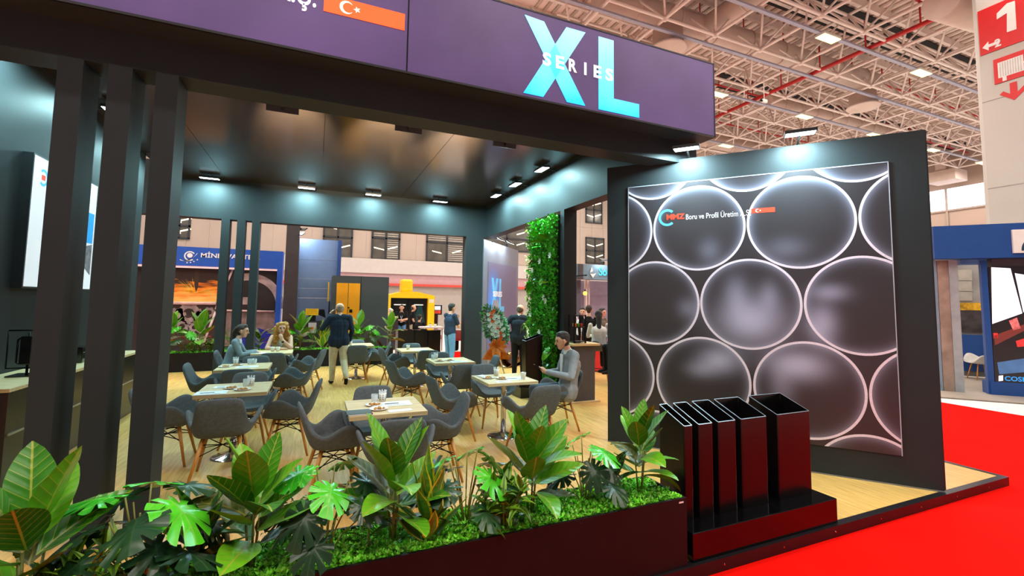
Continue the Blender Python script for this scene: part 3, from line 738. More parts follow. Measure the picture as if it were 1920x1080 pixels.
LF['mon'] = [monstera('leaf', M_mon, .27, b) for b in (-.5, -.9)]
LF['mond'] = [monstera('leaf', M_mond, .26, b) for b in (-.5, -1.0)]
LF['agl'] = [leafmesh('leaf', M_agl, .24, .085, P_lance, b, .3) for b in (-.3, -.8, -1.3)]
LF['sans'] = [leafmesh('leaf', M_sans, .26, .085, P_lance, b, .35, wav=.01) for b in (-.25, .0, .2)]
LF['drac'] = [leafmesh('leaf', M_drac, .1, .028, P_lance, b, .3, nx=5, ny=1) for b in (-.4, -1.0)]
def pinna(name, m, L):
    vs = []; fs = []
    n = 13
    for i in range(n):
        t = (i+1)/n; x = L*t; z = -.35*L*t*t; w = L*.26*math.sin(PI*min(1, t*.9+.12))
        for s in (-1, 1):
            o = len(vs); vs += [(x, 0, z), (x+w*.35, s*w*.55, z+.01), (x+w*.5, s*w, z-.02), (x+.03*L, s*w*.4, z)]; fs.append((o, o+1, o+2, o+3))
    me = bpy.data.meshes.new(name); me.from_pydata(vs, [], fs); me.materials.append(m); return me
LF['fern'] = [pinna('leaf', M_fern, .3), pinna('leaf', M_fern, .22)]
def leaf_at(kind, parent, base, az, el, s, roll=0, k=None):
    me = LF[kind][k if k is not None else random.randrange(len(LF[kind]))]
    o = put('leaf', me, parent, base, None, (s, s, s))
    d = Vector((math.cos(az)*math.cos(el), math.sin(az)*math.cos(el), math.sin(el)))
    yv = Z_.cross(d)
    yv = yv.normalized() if yv.length > 1e-3 else Vector((-math.sin(az), math.cos(az), 0))
    zv = d.cross(yv)
    mtx = Matrix((d, yv, zv)).transposed()
    o.rotation_euler = (mtx @ Matrix.Rotation(roll, 3, 'X')).to_euler()
    return o
def stalk(parent, p, q, r=.006, m=None): return MB().cyl(p, q, r*1.2, r*.8, n=6).build('stem', m or M_stem, parent)

def plant_fig(label, loc, h, n=13, s=1.0, group=None, name='fiddle_fig', cam_az=-PI/2):
    t = thing(name, label, 'plant', loc, 0, group)
    for k in range(3):
        a = k*2.1+random.random(); stalk(t, (0.01*math.cos(a), .01*math.sin(a), -.03), (.05*math.cos(a)*s, .05*math.sin(a)*s, h*.55), .007*s)
    for i in range(n):
        f = i/(n-1); az = i*2.4+random.uniform(-.3, .3)
        zb = h*(.22+.5*f); el = math.radians(8+68*f)+random.uniform(-.12, .12)
        b = Vector((.025*math.cos(az), .025*math.sin(az), zb))
        leaf_at('fig' if (i % 3) or f > .7 else 'figd', t, b, az, el, s*random.uniform(.85, 1.12), random.uniform(-.4, .4), 0 if f > .7 else None)
    return t
def plant_mon(label, loc, h, n=9, s=1.0, group=None, bright=3):
    t = thing('monstera', label, 'plant', loc, 0, group)
    for i in range(n):
        f = i/(n-1); az = i*2.4+random.uniform(-.4, .4); rr = (.2-.13*f)*s
        z = h*(.35+.6*f); p = Vector((rr*math.cos(az), rr*math.sin(az), z))
        MB().tube([(0, 0, -.03), p*.45+Vector((0, 0, .02)), p], .004, 5).build('stem', M_stem, t)
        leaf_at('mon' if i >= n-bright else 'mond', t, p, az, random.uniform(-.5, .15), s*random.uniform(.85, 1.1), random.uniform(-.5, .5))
    return t
def plant_lance(kind, label, loc, h, n, s, name, group=None):
    t = thing(name, label, 'plant', loc, 0, group)
    for i in range(n):
        f = i/(n-1); az = i*2.4+random.uniform(-.3, .3)
        el = math.radians((42 if kind == 'sans' else 12)+(40 if kind == 'sans' else 70)*f); b = Vector((.012*math.cos(az), .012*math.sin(az), h*.55*f))
        leaf_at(kind, t, b, az, el, s*random.uniform(.85, 1.1), random.uniform(-.3, .3))
    stalk(t, (0, 0, -.03), (0, 0, h*.55), .008*s)
    return t
def plant_drac(label, loc, h, s=1.0, name='dracaena', group=None):
    t = thing(name, label, 'plant', loc, 0, group)
    for kx in range(13):
        a = kx*2.4; r = .075*s*(kx/12)**.5; top = Vector((r*math.cos(a)*1.3, r*math.sin(a)*1.3, h*(.35+.65*random.random())))
        stalk(t, (0, 0, -.03), top, .004)
        for i in range(9):
            f = i/8; leaf_at('drac', t, top-Vector((0, 0, .06*(1-f)*s)), i*2.4+kx, math.radians(5+65*f), s*random.uniform(.8, 1.1))
    return t
def plant_fern(label, loc, h, n=12, s=1.0, group=None):
    t = thing('fern', label, 'plant', loc, 0, group)
    stalk(t, (0, 0, -.03), (0, 0, h*.5), .006)
    for i in range(n):
        f = i/(n-1); leaf_at('fern', t, Vector((0, 0, h*.5*f)), i*2.4, math.radians(15+60*f), s*random.uniform(.8, 1.1))
    return t
def root(px, py=None, y=2.72):
    """point of the planter soil above pixel column px"""
    zz = .43
    best = PY(px, 1000, y); 
    d = ray(px, 900)
    # solve on plane y at z=.43: iterate the pixel row
    lo, hi = 600, 1500
    for _ in range(40):
        m_ = (lo+hi)/2
        if PY(px, m_, y).z > zz: lo = m_
        else: hi = m_
    q = PY(px, lo, y); return Vector((q.x, q.y, zz))
G1 = 'artificial plants in the front planter'
plant_fig('tall fiddle-leaf plant at the far left end of the front planter, large bright leaves', root(40, y=2.6), .56, 15, .98, G1)
plant_drac('bushy yellow-green dracaena low at the left of the front planter', root(135, y=2.6), .24, 1.5, group=G1)
plant_mon('wide dark monstera with two bright leaves before the third column', root(262, y=2.68), .5, 20, 1.08, G1, 3)
plant_lance('agl', 'dark striped-leaf plant between the wide monstera and a fiddle-leaf plant', root(368, y=2.72), .4, 14, 1.45, 'aglaonema', G1)
plant_fig('fiddle-leaf plant with olive leaves in front of the near left table', root(470, y=2.72), .54, 18, .95, G1)
plant_fern('feathery fern behind the small monstera in the front planter', root(560, y=2.84), .3, 11, .8, G1)
plant_mon('small monstera with bright upright leaves right of the olive fiddle-leaf plant', root(610, y=2.72), .5, 13, .9, G1, 4)
plant_fern('low fern beside the central tall fiddle-leaf plant', root(690, y=2.66), .26, 9, .6, G1)
plant_fig('tall upright fiddle-leaf plant below the table with the black folder', root(735, y=2.7), .58, 18, .98, G1)
plant_lance('sans', 'snake plant with yellow leaf edges in the front planter', root(802, y=2.62), .46, 15, 1.2, 'snake_plant', G1)
plant_mon('monstera right of the yellow-edged snake plant', root(872, y=2.76), .48, 14, .95, G1, 4)
plant_drac('bushy yellow-green dracaena in the middle of the front planter', root(945, y=2.62), .28, 1.4, group=G1)
plant_fig('fiddle-leaf plant before the chrome table base', root(995, y=2.74), .54, 18, .95, G1)
plant_mon('monstera with pale glossy leaves near the right end of the front planter', root(1095, y=2.76), .46, 12, .85, G1, 4)
plant_lance('agl', 'dark striped-leaf plant near the right end of the front planter', root(1148, y=2.74), .34, 11, 1.05, 'aglaonema', G1)
plant_fig('small fiddle-leaf plant at the right end of the front planter beside the tubes', root(1200, y=2.74), .58, 17, .82, G1)
G2 = 'artificial plants in the rear planter'
rear = [('fig', 318), ('mon', 340), ('drac', 360), ('fig', 374), ('drac', 395), ('fern', 428), ('agl', 485), ('mon', 528), ('fig', 562), ('drac', 548), ('fern', 585), ('sans', 605), ('mon', 652), ('fig', 672), ('fern', 700), ('mon', 690), ('fig', 730)]
def rootb(px):
    lo, hi = 500, 900
    for _ in range(40):
        m_ = (lo+hi)/2
        if PY(px, m_, 13.6).z > .43: lo = m_
        else: hi = m_
    return PY(px, lo, 13.6)
where = ['at the far left end of the rear planter', 'second from the left in the rear planter', 'third from the left in the rear planter', 'left of the three rear columns, tallest there', 'just left of the three rear columns', 'between the rear columns', 'behind the curly haired woman', 'right of the curly haired woman', 'before the blue-grey panel wall, tallest there', 'low before the dark pillar', 'left of the walking man', 'touching the walking man on his left', 'right of the walking man', 'under the orange doors', 'feathery, before the dark cabinet', 'low before the dark cabinet', 'at the right end of the rear planter']
for (k, px), wh in zip(rear, where):
    p = rootb(px); p.z = .43
    if k == 'fig': plant_fig('fiddle-leaf plant '+wh, p, .95, 12, 1.25, G2)
    if k == 'mon': plant_mon('monstera plant '+wh, p, .7, 8, 1.1, G2, 4)
    if k == 'drac': plant_drac('bushy round plant '+wh, p, .35, 1.5, group=G2)
    if k == 'fern': plant_fern('fern '+wh, p, .8, 11, 1.3, G2)
    if k == 'agl': plant_lance('agl', 'striped-leaf plant '+wh, p, .7, 10, 1.8, 'aglaonema', G2)
    if k == 'sans': plant_lance('sans', 'snake plant '+wh, p, .7, 10, 1.8, 'snake_plant', G2)

# ------------------------------------------------------------------ chairs
def catmull(P, n):
    P = [np.array(p, float) for p in P]; out = []
    seg = len(P)-1
    for i in range(n):
        u = i/(n-1)*seg; k = min(int(u), seg-1); t = u-k
        p0 = P[k-1] if k > 0 else P[k]*2-P[k+1]; p1, p2 = P[k], P[k+1]; p3 = P[k+2] if k+2 < len(P) else P[k+1]*2-P[k]
        out.append(.5*((2*p1)+(-p0+p2)*t+(2*p0-5*p1+4*p2-p3)*t*t+(-p0+3*p1-3*p2+p3)*t**3))
    return np.array(out)
def shell_mesh():
    rim = [(0, -.325, .835), (.13, -.32, .832), (.19, -.312, .805), (.212, -.285, .72), (.228, -.225, .61), (.262, -.13, .555), (.315, -.03, .625), (.338, .06, .668), (.335, .15, .64), (.29, .225, .53), (.215, .25, .468), (.1, .262, .456), (0, .265, .455)]
    seat = [(0, -.2, .44), (.1, -.2, .44), (.16, -.185, .44), (.195, -.15, .44), (.215, -.1, .44), (.225, -.04, .44), (.232, .03, .44), (.235, .09, .44), (.23, .15, .443), (.205, .2, .446), (.16, .23, .448), (.08, .243, .448), (0, .247, .448)]
    n = 25
    R1, S1 = catmull(rim, n), catmull(seat, n)
    def full(h): return np.vstack([h, (h[1:-1]*np.array([-1, 1, 1]))[::-1]])
    R, S = full(R1), full(S1); m = len(R); C = np.array([0, .03, .425])
    rings = [C+(S-C)*.35, C+(S-C)*.72, S]
    for t in (.2, .45, .72, 1.0):
        r = S+(R-S)*t
        r[:, 2] = S[:, 2]+(R[:, 2]-S[:, 2])*t**1.15
        rings.append(r)
    vs = [tuple(C)]+[tuple(p) for r in rings for p in r]; fs = []
    for i in range(m): fs.append((0, 1+i, 1+(i+1) % m))
    for k in range(len(rings)-1):
        for i in range(m): fs.append((1+k*m+i, 1+(k+1)*m+i, 1+(k+1)*m+(i+1) % m, 1+k*m+(i+1) % m))
    me = bpy.data.meshes.new('s'); me.from_pydata(vs, [], fs); me.materials.append(M_fabric)
    me.polygons.foreach_set('use_smooth', [True]*len(fs))
    bm = bmesh.new(); bm.from_mesh(me); bmesh.ops.recalc_face_normals(bm, faces=bm.faces[:]); bm.to_mesh(me); bm.free()
    return evalmesh(me, [('SOLIDIFY', dict(thickness=.042, offset=0)), ('SUBSURF', dict(levels=1, render_levels=1))], 'shell')
SHELL = shell_mesh()
LEGS = [MB().cyl((sx*.15, sy*.13, .425), (sx*.245, sy*.225+(.0 if sy > 0 else -.02), 0), .02, .012, n=10).mesh('leg', M_legwood) for sx in (-1, 1) for sy in (-1, 1)]
LEGLOC = [(0, 0, 0)]*4
wr_ = MB()
for sx in (-1, 1):
    wr_.cyl((sx*.19, .17, .25), (-sx*.165, -.145, .36), .005, n=5).cyl((sx*.19, -.17, .25), (-sx*.165, .145, .36), .005, n=5)
    wr_.cyl((sx*.155, .135, .4), (sx*.155, -.135, .4), .006, n=5).cyl((sx*.185, .165, .27), (sx*.165, -.145, .38), .005, n=5).cyl((sx*.185, -.17, .27), (sx*.165, .145, .38), .005, n=5)
WIRE = wr_.mesh('wire_brace', M_wire)
SEAM = MB().cyl((0, -.268, .5), (0, -.338, .8), .003, n=4).mesh('seam', mat('seam_thread', (40, 44, 48), .9))
def chair(x, y, rot, label, s=1.0):
    t = thing('armchair', label, 'chair', (x, y, 0), rot, 'grey armchairs at the cafe tables')
    put('shell', SHELL, t)
    for me in LEGS: put('leg', me, t)
    put('wire_brace', WIRE, t)
    return t
# ------------------------------------------------------------------ tables
TOPM = MB().bbox((-.35, -.35, .725), (.35, .35, .765), .003).mesh('table_top', M_oak)
PEDM = MB().cyl((0, 0, .02), (0, 0, .725), .036, n=20).box((-.14, -.14, .715), (.14, .14, .725)).mesh('pedestal', M_chrome)
BASEM = MB().lathe([(.0, .05), (.05, .05), (.09, .03), (.2, .014), (.215, .006), (.215, 0), (0, 0)], n=32).mesh('base', M_chrome)
TB = {'t1': (2.4, 5.81, 'the blazer man\'s table'), 't2': (.67, 4.69, 'the table with the black folder'), 't3': (-.8, 6.17, 'the near left table with two snack plates'),
      't4': (2.22, 7.85, 'the middle table left of the corner pillar'), 't5': (-.95, 8.08, 'the left table with two water glasses'), 't6': (-.72, 10.12, 'the table of the two women'),
      't7': (.93, 11.2, 'the table beside the walking man'), 't8': (2.0, 9.78, 'the table before the black boxes')}
tl = {'t1': 'square oak table on chrome pedestal where the man in grey blazer sits', 't2': 'square oak table with a black folder, nearest the front planter', 't3': 'square oak table with two snack plates, behind the third front column',
      't4': 'square oak table in the middle, left of the black corner pillar', 't5': 'square oak table with two water glasses, behind the near left table', 't6': 'square oak table shared by the two women',
      't7': 'small-looking oak table half hidden by the walking man', 't8': 'square oak table in front of the black boxes at the rear'}
for k, (x, y, _) in TB.items():
    t = thing('cafe_table', tl[k], 'table', (x, y, 0), 0, 'square cafe tables')
    put('table_top', TOPM, t); put('pedestal', PEDM, t); put('base', BASEM, t)
S_ = {'N': (0, 0, -1), 'F': (PI, 0, 1), 'L': (-PI/2, -1, 0), 'R': (PI/2, 1, 0)}
SAY = {'N': 'grey armchair, back to the viewer, at ', 'F': 'grey armchair facing the viewer at ', 'L': 'grey armchair facing right at ', 'R': 'grey armchair facing left at '}
seats = [('t1', 'L', 1.4, 5.88, .12), ('t1', 'F', 2.437, 6.78, .1), ('t1', 'N', 2.56, 4.84, .12), ('t1', 'R', 3.6, 5.84, -.2),
         ('t2', 'L', -.094, 4.75, .12), ('t2', 'F', .645, 5.46, 0), ('t2', 'R', 1.523, 4.72, -.1), ('t2', 'N', .7, 3.86, -.05),
         ('t3', 'N', -.8, 5.22, .02), ('t3', 'R', .1, 6.1, -.15), ('t3', 'F', -.74, 6.98, 0), ('t3', 'L', -1.75, 6.2, 0),
         ('t4', 'L', 1.14, 7.62, .25), ('t4', 'F', 2.21, 8.62, 0), ('t4', 'N', 2.2, 6.84, -.1), ('t4', 'R', 3.08, 7.8, -.1),
         ('t5', 'N', -.93, 7.3, .0), ('t5', 'L', -1.72, 8.17, 0), ('t5', 'R', .04, 8.2, -.1), ('t5', 'F', -.88, 8.92, 0),
         ('t6', 'N', -.66, 9.3, -.05), ('t6', 'L', -1.66, 10.0, 0), ('t6', 'R', .2, 9.75, -.3), ('t6', 'F', -.62, 11.0, 0),
         ('t7', 'N', .88, 10.38, .0), ('t7', 'R', 1.66, 11.0, -.1), ('t7', 'F', .95, 11.85, 0),
         ('t8', 'L', 1.27, 9.75, .15), ('t8', 'F', 2.06, 10.56, 0), ('t8', 'N', 2.1, 8.98, -.3)]
for tk, sd, bx_, by_, dr in seats:
    rot = S_[sd][0]+dr; f = Vector((-math.sin(rot), math.cos(rot), 0))
    chair(bx_+f.x*.32, by_+f.y*.32, rot, SAY[sd]+TB[tk][2])
# ------------------------------------------------------------------ things on the tables
TZ = .765
TN = {'t1': 'blazer man\'s table', 't2': 'table with the black folder', 't3': 'near left table', 't4': 'middle table', 't5': 'left table with two glasses', 't6': 'two women\'s table', 't7': 'table beside the walking man', 't8': 'table before the black boxes'}
def ontab(tk, px, py):
    p = PZ(px, py, TZ); x, y, _ = TB[tk]
    return Vector((min(max(p.x, x-.26), x+.26), min(max(p.y, y-.26), y+.26), TZ))
PLATES = []
def V2(d):
    d = Vector((d.x if abs(d.x) > .01 else .05, d.y, 0)); return d.normalized()
def plate(tk, px, py, wh):
    p = ontab(tk, px, py)
    for (k0, q0) in PLATES:
        if k0 == tk and (p-q0).length < .19:
            d = V2(p-q0); p = q0+d*.19
    PLATES.append((tk, p))
    t = thing('snack_plate', 'white plate of pastries %s on the %s' % (wh, TN[tk]), 'plate', p, random.random()*6, 'snack plates'); t.scale = (.85, .85, .85)
    MB().lathe([(0, .004), (.07, .004), (.105, .018), (.108, .016), (.075, 0), (0, 0)], n=24).build('dish', M_ceramic, t)
    for k in range(7):
        a = k*2.4; r = .055*math.sqrt(k/6); MB().sph((r*math.cos(a), r*math.sin(a), .016), .016, 7, 5, (1.3, .9, .7)).build('pastry', M_pastry, t)
def caddy(tk, px, py):
    t = thing('sugar_cup', 'white perforated cup of sugar sticks on the %s' % TN[tk], 'cup', ontab(tk, px, py), 0, 'sugar cups')
    MB().lathe([(0, .004), (.03, .004), (.038, .085), (.04, .085), (.033, 0), (0, 0)], n=18).build('cup', M_ceramic, t)
    for k in range(8):
        a = k*.8; d = Vector((math.cos(a)*.014, math.sin(a)*.014, .02)); MB().obox(d, X_, Y_, Vector((math.cos(a)*.25, math.sin(a)*.25, 1)).normalized(), (-.005, -.003, 0), (.005, .003, .095)).build('sugar_stick', M_paper, t)
    for k in range(8):
        a = k*PI/4
        for z in (.025, .045, .065): MB().obox((math.cos(a)*(.0345+z*.06), math.sin(a)*(.0345+z*.06), z), Vector((-math.sin(a), math.cos(a), 0)), Vector((math.cos(a), math.sin(a), 0)), Z_, (-.004, -.002, -.004), (.004, .0015, .004)).build('hole', M_ink, t)
def glass(tk, px, py, wh=''):
    t = tag(MB().lathe([(0, .006), (.028, .006), (.034, .085), (.036, .085), (.03, 0), (0, 0)], n=18).build('drinking_glass', M_glass), 'clear water glass %son the %s' % (wh, TN[tk]), 'glass', 'water glasses'); t.location = ontab(tk, px, py)
def pcup(tk, px, py, wh=''):
    t = thing('paper_cup', 'white paper cup %son the %s' % (wh, TN[tk]), 'cup', ontab(tk, px, py), 0, 'paper cups')
    MB().lathe([(0, .004), (.026, .004), (.037, .088), (.039, .09), (.039, .085), (.028, 0), (0, 0)], n=18).build('cup', M_ceramic, t)
    MB().lathe([(.036, .075), (0, .076)], n=16).build('drink', mat('coffee', (70, 40, 20), .2), t)
def sheet(tk, px, py, w, h, rot, lab, m=None, printed=True, th=.004):
    t = thing('brochure', lab, 'brochure', ontab(tk, px, py), rot, 'papers on the tables')
    MB().box((-w/2, -h/2, .0005), (w/2, h/2, th)).build('sheet', m or M_paper, t)
    if printed: MB().box((-w*.35, -h*.05, th), (w*.1, h*.12, th+.0004)).box((-w*.3, -h*.3, th), (w*.3, -h*.26, th+.0004)).build('print', M_ink, t)
plate('t1', 916, 709, 'at the left'); plate('t1', 942, 710, 'beside the papers'); caddy('t1', 929, 703); pcup('t1', 981, 711)
sheet('t1', 966, 710, .3, .21, .05, 'open grey brochure on the blazer man\'s table'); sheet('t1', 946, 717, .2, .12, -.1, 'loose white sheet at the front of the blazer man\'s table')
sheet('t1', 903, 706, .12, .08, .5, 'crumpled napkin at the left corner of the blazer man\'s table', printed=False, th=.015)
plate('t2', 702, 760, 'at the back'); plate('t2', 708, 766, 'at the front'); glass('t2', 702, 755); caddy('t2', 717, 752)
sheet('t2', 742, 757, .3, .21, 0, 'white brochure with a pen line on the table with the black folder'); sheet('t2', 751, 771, .22, .09, .05, 'white paper napkins on the table with the black folder', printed=False)
fo_ = thing('folder', 'thin black folder at the left front of the oak table', 'folder', ontab('t2', 672, 775), .02)
MB().bbox((-.11, -.09, 0), (.11, .09, .014), .003).build('cover', mat('folder_black', (30, 34, 38), .4), fo_); MB().box((-.1, -.092, .003), (.1, -.088, .011)).build('pages', M_paper, fo_)
sheet('t3', 396, 737, .3, .21, .02, 'printed grey brochure at the left front of the near left table'); plate('t3', 435, 728, 'at the back'); plate('t3', 455, 731, 'at the front'); glass('t3', 461, 724); caddy('t3', 470, 722)
sheet('t3', 420, 726, .2, .14, 0, 'white sheet at the back of the near left table')
glass('t4', 809, 674); caddy('t4', 817, 673); plate('t4', 844, 676, 'in the centre'); plate('t4', 826, 677, 'at the left'); sheet('t4', 861, 678, .3, .21, -.05, 'open white brochure on the middle table')
caddy('t5', 442, 683); glass('t5', 468, 683, 'left of the pair '); glass('t5', 477, 682.5, 'right of the pair '); plate('t5', 422, 688, 'at the left'); sheet('t5', 463, 688, .3, .2, 0, 'open white brochure on the left table with two glasses'); plate('t5', 445, 685, 'at the back')
pcup('t6', 511, 659, 'left of the pair '); pcup('t6', 521, 659, 'right of the pair '); sheet('t6', 482, 662, .3, .2, 0, 'grey brochure at the left of the two women\'s table')
caddy('t7', 652, 647); pcup('t7', 657, 648)
pcup('t8', 765, 655); sheet('t8', 786, 656, .3, .2, 0, 'white papers on the table before the black boxes')

# ------------------------------------------------------------------ counter along the left wall
ct = thing('bar_counter', 'black bar counter with oak top along the left wall', 'counter', (-2.8, 7.4, 0))
wb(MB().box((-3.09, 5.75, 0), (-2.56, 9.1, .91)), 'body', mat('counter_black', (20, 21, 22), .3), ct)
wb(MB().bbox((-3.095, 5.7, .91), (-2.53, 9.15, .945), .003), 'counter_top', M_oak, ct)
for y in (6.55, 7.4, 8.25): wb(MB().box((-2.563, y-.003, .02), (-2.557, y+.003, .9)), 'door_gap', M_wire, ct)
wb(MB().box((-2.56, 5.78, .5), (-2.548, 9.05, .52)), 'rail', M_alu, ct)
p = PZ(34, 716, .945); p.x = min(p.x, -2.65)
dv = thing('tabletop_display', 'black tabletop stand with a rectangular wire frame on the left counter', 'display stand', (-2.8, p.y+.45, .945))
MB().box((-.12, -.12, 0), (.12, .12, .015)).build('foot', M_blackdk, dv); MB().cyl((0, 0, .01), (0, 0, .46), .012, n=8).build('pole', M_wire, dv)
MB().bbox((-.05, -.06, .12), (.05, .06, .42), .01).build('body', M_blackdk, dv)
MB().tube([(-.17, 0, .08), (-.17, 0, .48), (.17, 0, .48), (.17, 0, .08), (-.17, 0, .08)], .008, 6).build('wire_frame', M_wire, dv)
MB().tube([(-.1, .02, .14), (-.1, .02, .38), (-.07, .02, .4), (-.07, .02, .12), (-.1, .02, .14)], .01, 6).build('side_loop', M_wire, dv)
rg = thing('steel_ring', 'black steel ring standing upright at the far end of the left counter', 'ring', (-2.75, 8.85, .945))
vs = MB(); n = 28
pts = [(0, .12*math.cos(2*PI*i/n), .15+.12*math.sin(2*PI*i/n)) for i in range(n+1)]
vs.tube(pts, .024, 8).build('hoop', M_blackdk, rg); MB().box((-.05, -.07, 0), (.05, .07, .03)).build('foot', M_blackdk, rg)
cb = thing('storage_box', 'small black box on the left counter between two columns', 'box', (-2.85, 7.75, .945)); MB().bbox((-.14, -.16, 0), (.14, .16, .2), .01).build('box', M_blackdk, cb); MB().box((-.142, -.14, .13), (.142, .14, .135)).build('lid_line', M_alu, cb)
lb = thing('light_board', 'white illuminated company board hanging on the left wall', 'board', (XL+.05, 7.6, 1.88))
wb(MB().box((XL, 6.8, 1.88), (XL+.1, 8.46, 3.42)), 'frame', M_lamp, lb)
wb(MB().box((XL+.1, 6.82, 1.9), (XL+.104, 8.44, 3.4)), 'face', mat('board_face', (222, 226, 234), .4, emit=.55, var=.02), lb)
def onboard(name, poly, m): return wb(MB().prism(poly, (XL+.104, 0, 0), -Y_, Z_, X_, .002), name, m, lb)
onboard('logo_ring', ringpoly(-7.02, 3.18, .07, .1, math.radians(50), math.radians(310)), M_logoB)
onboard('logo_bars', [(-7.06, 3.15), (-6.98, 3.15), (-6.98, 3.21), (-7.06, 3.21)], M_logoR)
onboard('blue_panel', [(-8.4, 2.55), (-8.22, 2.55), (-8.22, 2.98), (-8.4, 2.98)], mat('board_blue', (24, 150, 222), .4, emit=.6))
onboard('tube_picture', [(-8.4, 2.1), (-8.2, 2.2), (-8.2, 2.5), (-8.4, 2.54)], mat('board_grey', (120, 122, 130), .4, emit=.2, var=.5, scale=12))
onboard('tube_picture', [(-7.95, 2.1), (-7.3, 2.2), (-7.3, 2.7), (-7.95, 2.6)], MATS['board_grey'])

# ------------------------------------------------------------------ people
SKIN = mat('skin', (216, 164, 134), .55, var=.06, scale=12)
def capsule(mb, a, b, ra, rb, n=12):
    a, b = Vector(a), Vector(b); d = b-a
    if d.length < 1e-5: d = Vector((0, 0, 1e-4)); b = a+d
    L = d.length; dn = d.normalized(); u = dn.orthogonal().normalized(); v = dn.cross(u)
    prof = [(-ra, 0)]+[(-ra*math.cos(t), ra*math.sin(t)) for t in (PI/6, PI/3)]+[(0, ra), (L, rb)]+[(L+rb*math.sin(t), rb*math.cos(t)) for t in (PI/6, PI/3)]+[(L+rb, 0)]
    vs = [a+dn*prof[0][0]]
    for s, r in prof[1:-1]:
        for i in range(n): vs.append(a+dn*s+(u*math.cos(2*PI*i/n)+v*math.sin(2*PI*i/n))*r)
    vs.append(a+dn*prof[-1][0]); m = len(prof)-2; fs = [(0, 1+(i+1) % n, 1+i) for i in range(n)]
    for k in range(m-1):
        for i in range(n): fs.append((1+k*n+i, 1+k*n+(i+1) % n, 1+(k+1)*n+(i+1) % n, 1+(k+1)*n+i))
    fs += [(1+(m-1)*n+i, 1+(m-1)*n+(i+1) % n, len(vs)-1) for i in range(n)]
    mb.add(vs, fs)
def fuse(name, caps, mats, vox, smooth=4):
    """melt tapered limbs into one continuous skin, coloured by the nearest limb"""
    mb = MB()
    for a, b, ra, rb, tg in caps: capsule(mb, a, b, ra, rb)
    me = bpy.data.meshes.new('raw'); me.from_pydata(mb.v, [], mb.f)
    r = evalmesh(me, [('REMESH', dict(mode='VOXEL', voxel_size=vox, use_smooth_shade=True)), ('SMOOTH', dict(factor=.5, iterations=smooth))], name)
    r.materials.clear()
    for m in mats: r.materials.append(m)
    n = len(r.polygons); c = np.empty(n*3); r.polygons.foreach_get('center', c); c = c.reshape(-1, 3)
    best = np.full(n, 1e9); idx = np.zeros(n, int)
    for a, b, ra, rb, tg in caps:
        a, b = np.array(a), np.array(b); d = b-a; t = np.clip(((c-a)@d)/max(d@d, 1e-9), 0, 1)
        dist = np.linalg.norm(c-(a+t[:, None]*d), axis=1)-(ra+(rb-ra)*t)
        k = dist < best; best[k] = dist[k]; idx[k] = tg
    r.polygons.foreach_set('material_index', idx.astype(np.int32)); r.polygons.foreach_set('use_smooth', np.ones(n, bool))
    r.update(); return r
V = Vector
def hand(caps, w, d, side, palm_n, curl=.6, hold=False):
    """palm + five fingers; d: pointing direction, palm_n: palm normal, side: thumb direction"""
    w, d, side, palm_n = V(w), V(d).normalized(), V(side).normalized(), V(palm_n).normalized()
    caps.append((w, w+d*.05, .027, .026, 0)); 
    for o in (-.022, .022): caps.append((w+d*.02+side*o*.6, w+d*.085+side*o, .018, .017, 0))
    for k, (o, L) in enumerate(((.03, .072), (.011, .08), (-.009, .075), (-.028, .058))):
        b = w+d*.085+side*o; m_ = b+(d*(1-curl*.5)+palm_n*curl*.8).normalized()*L*.5
        e_ = m_+(d*(1-curl*1.2)+palm_n*curl*1.3).normalized()*L*.5
        caps.append((b, m_, .0095, .009, 0)); caps.append((m_, e_, .009, .0075, 0))
    b = w+d*.03+side*.028; m_ = b+(d*.6+side*.7+palm_n*.4).normalized()*.04; caps.append((b, m_, .012, .0105, 0)); caps.append((m_, m_+(d+palm_n*.5).normalized()*.03, .0105, .0085, 0))
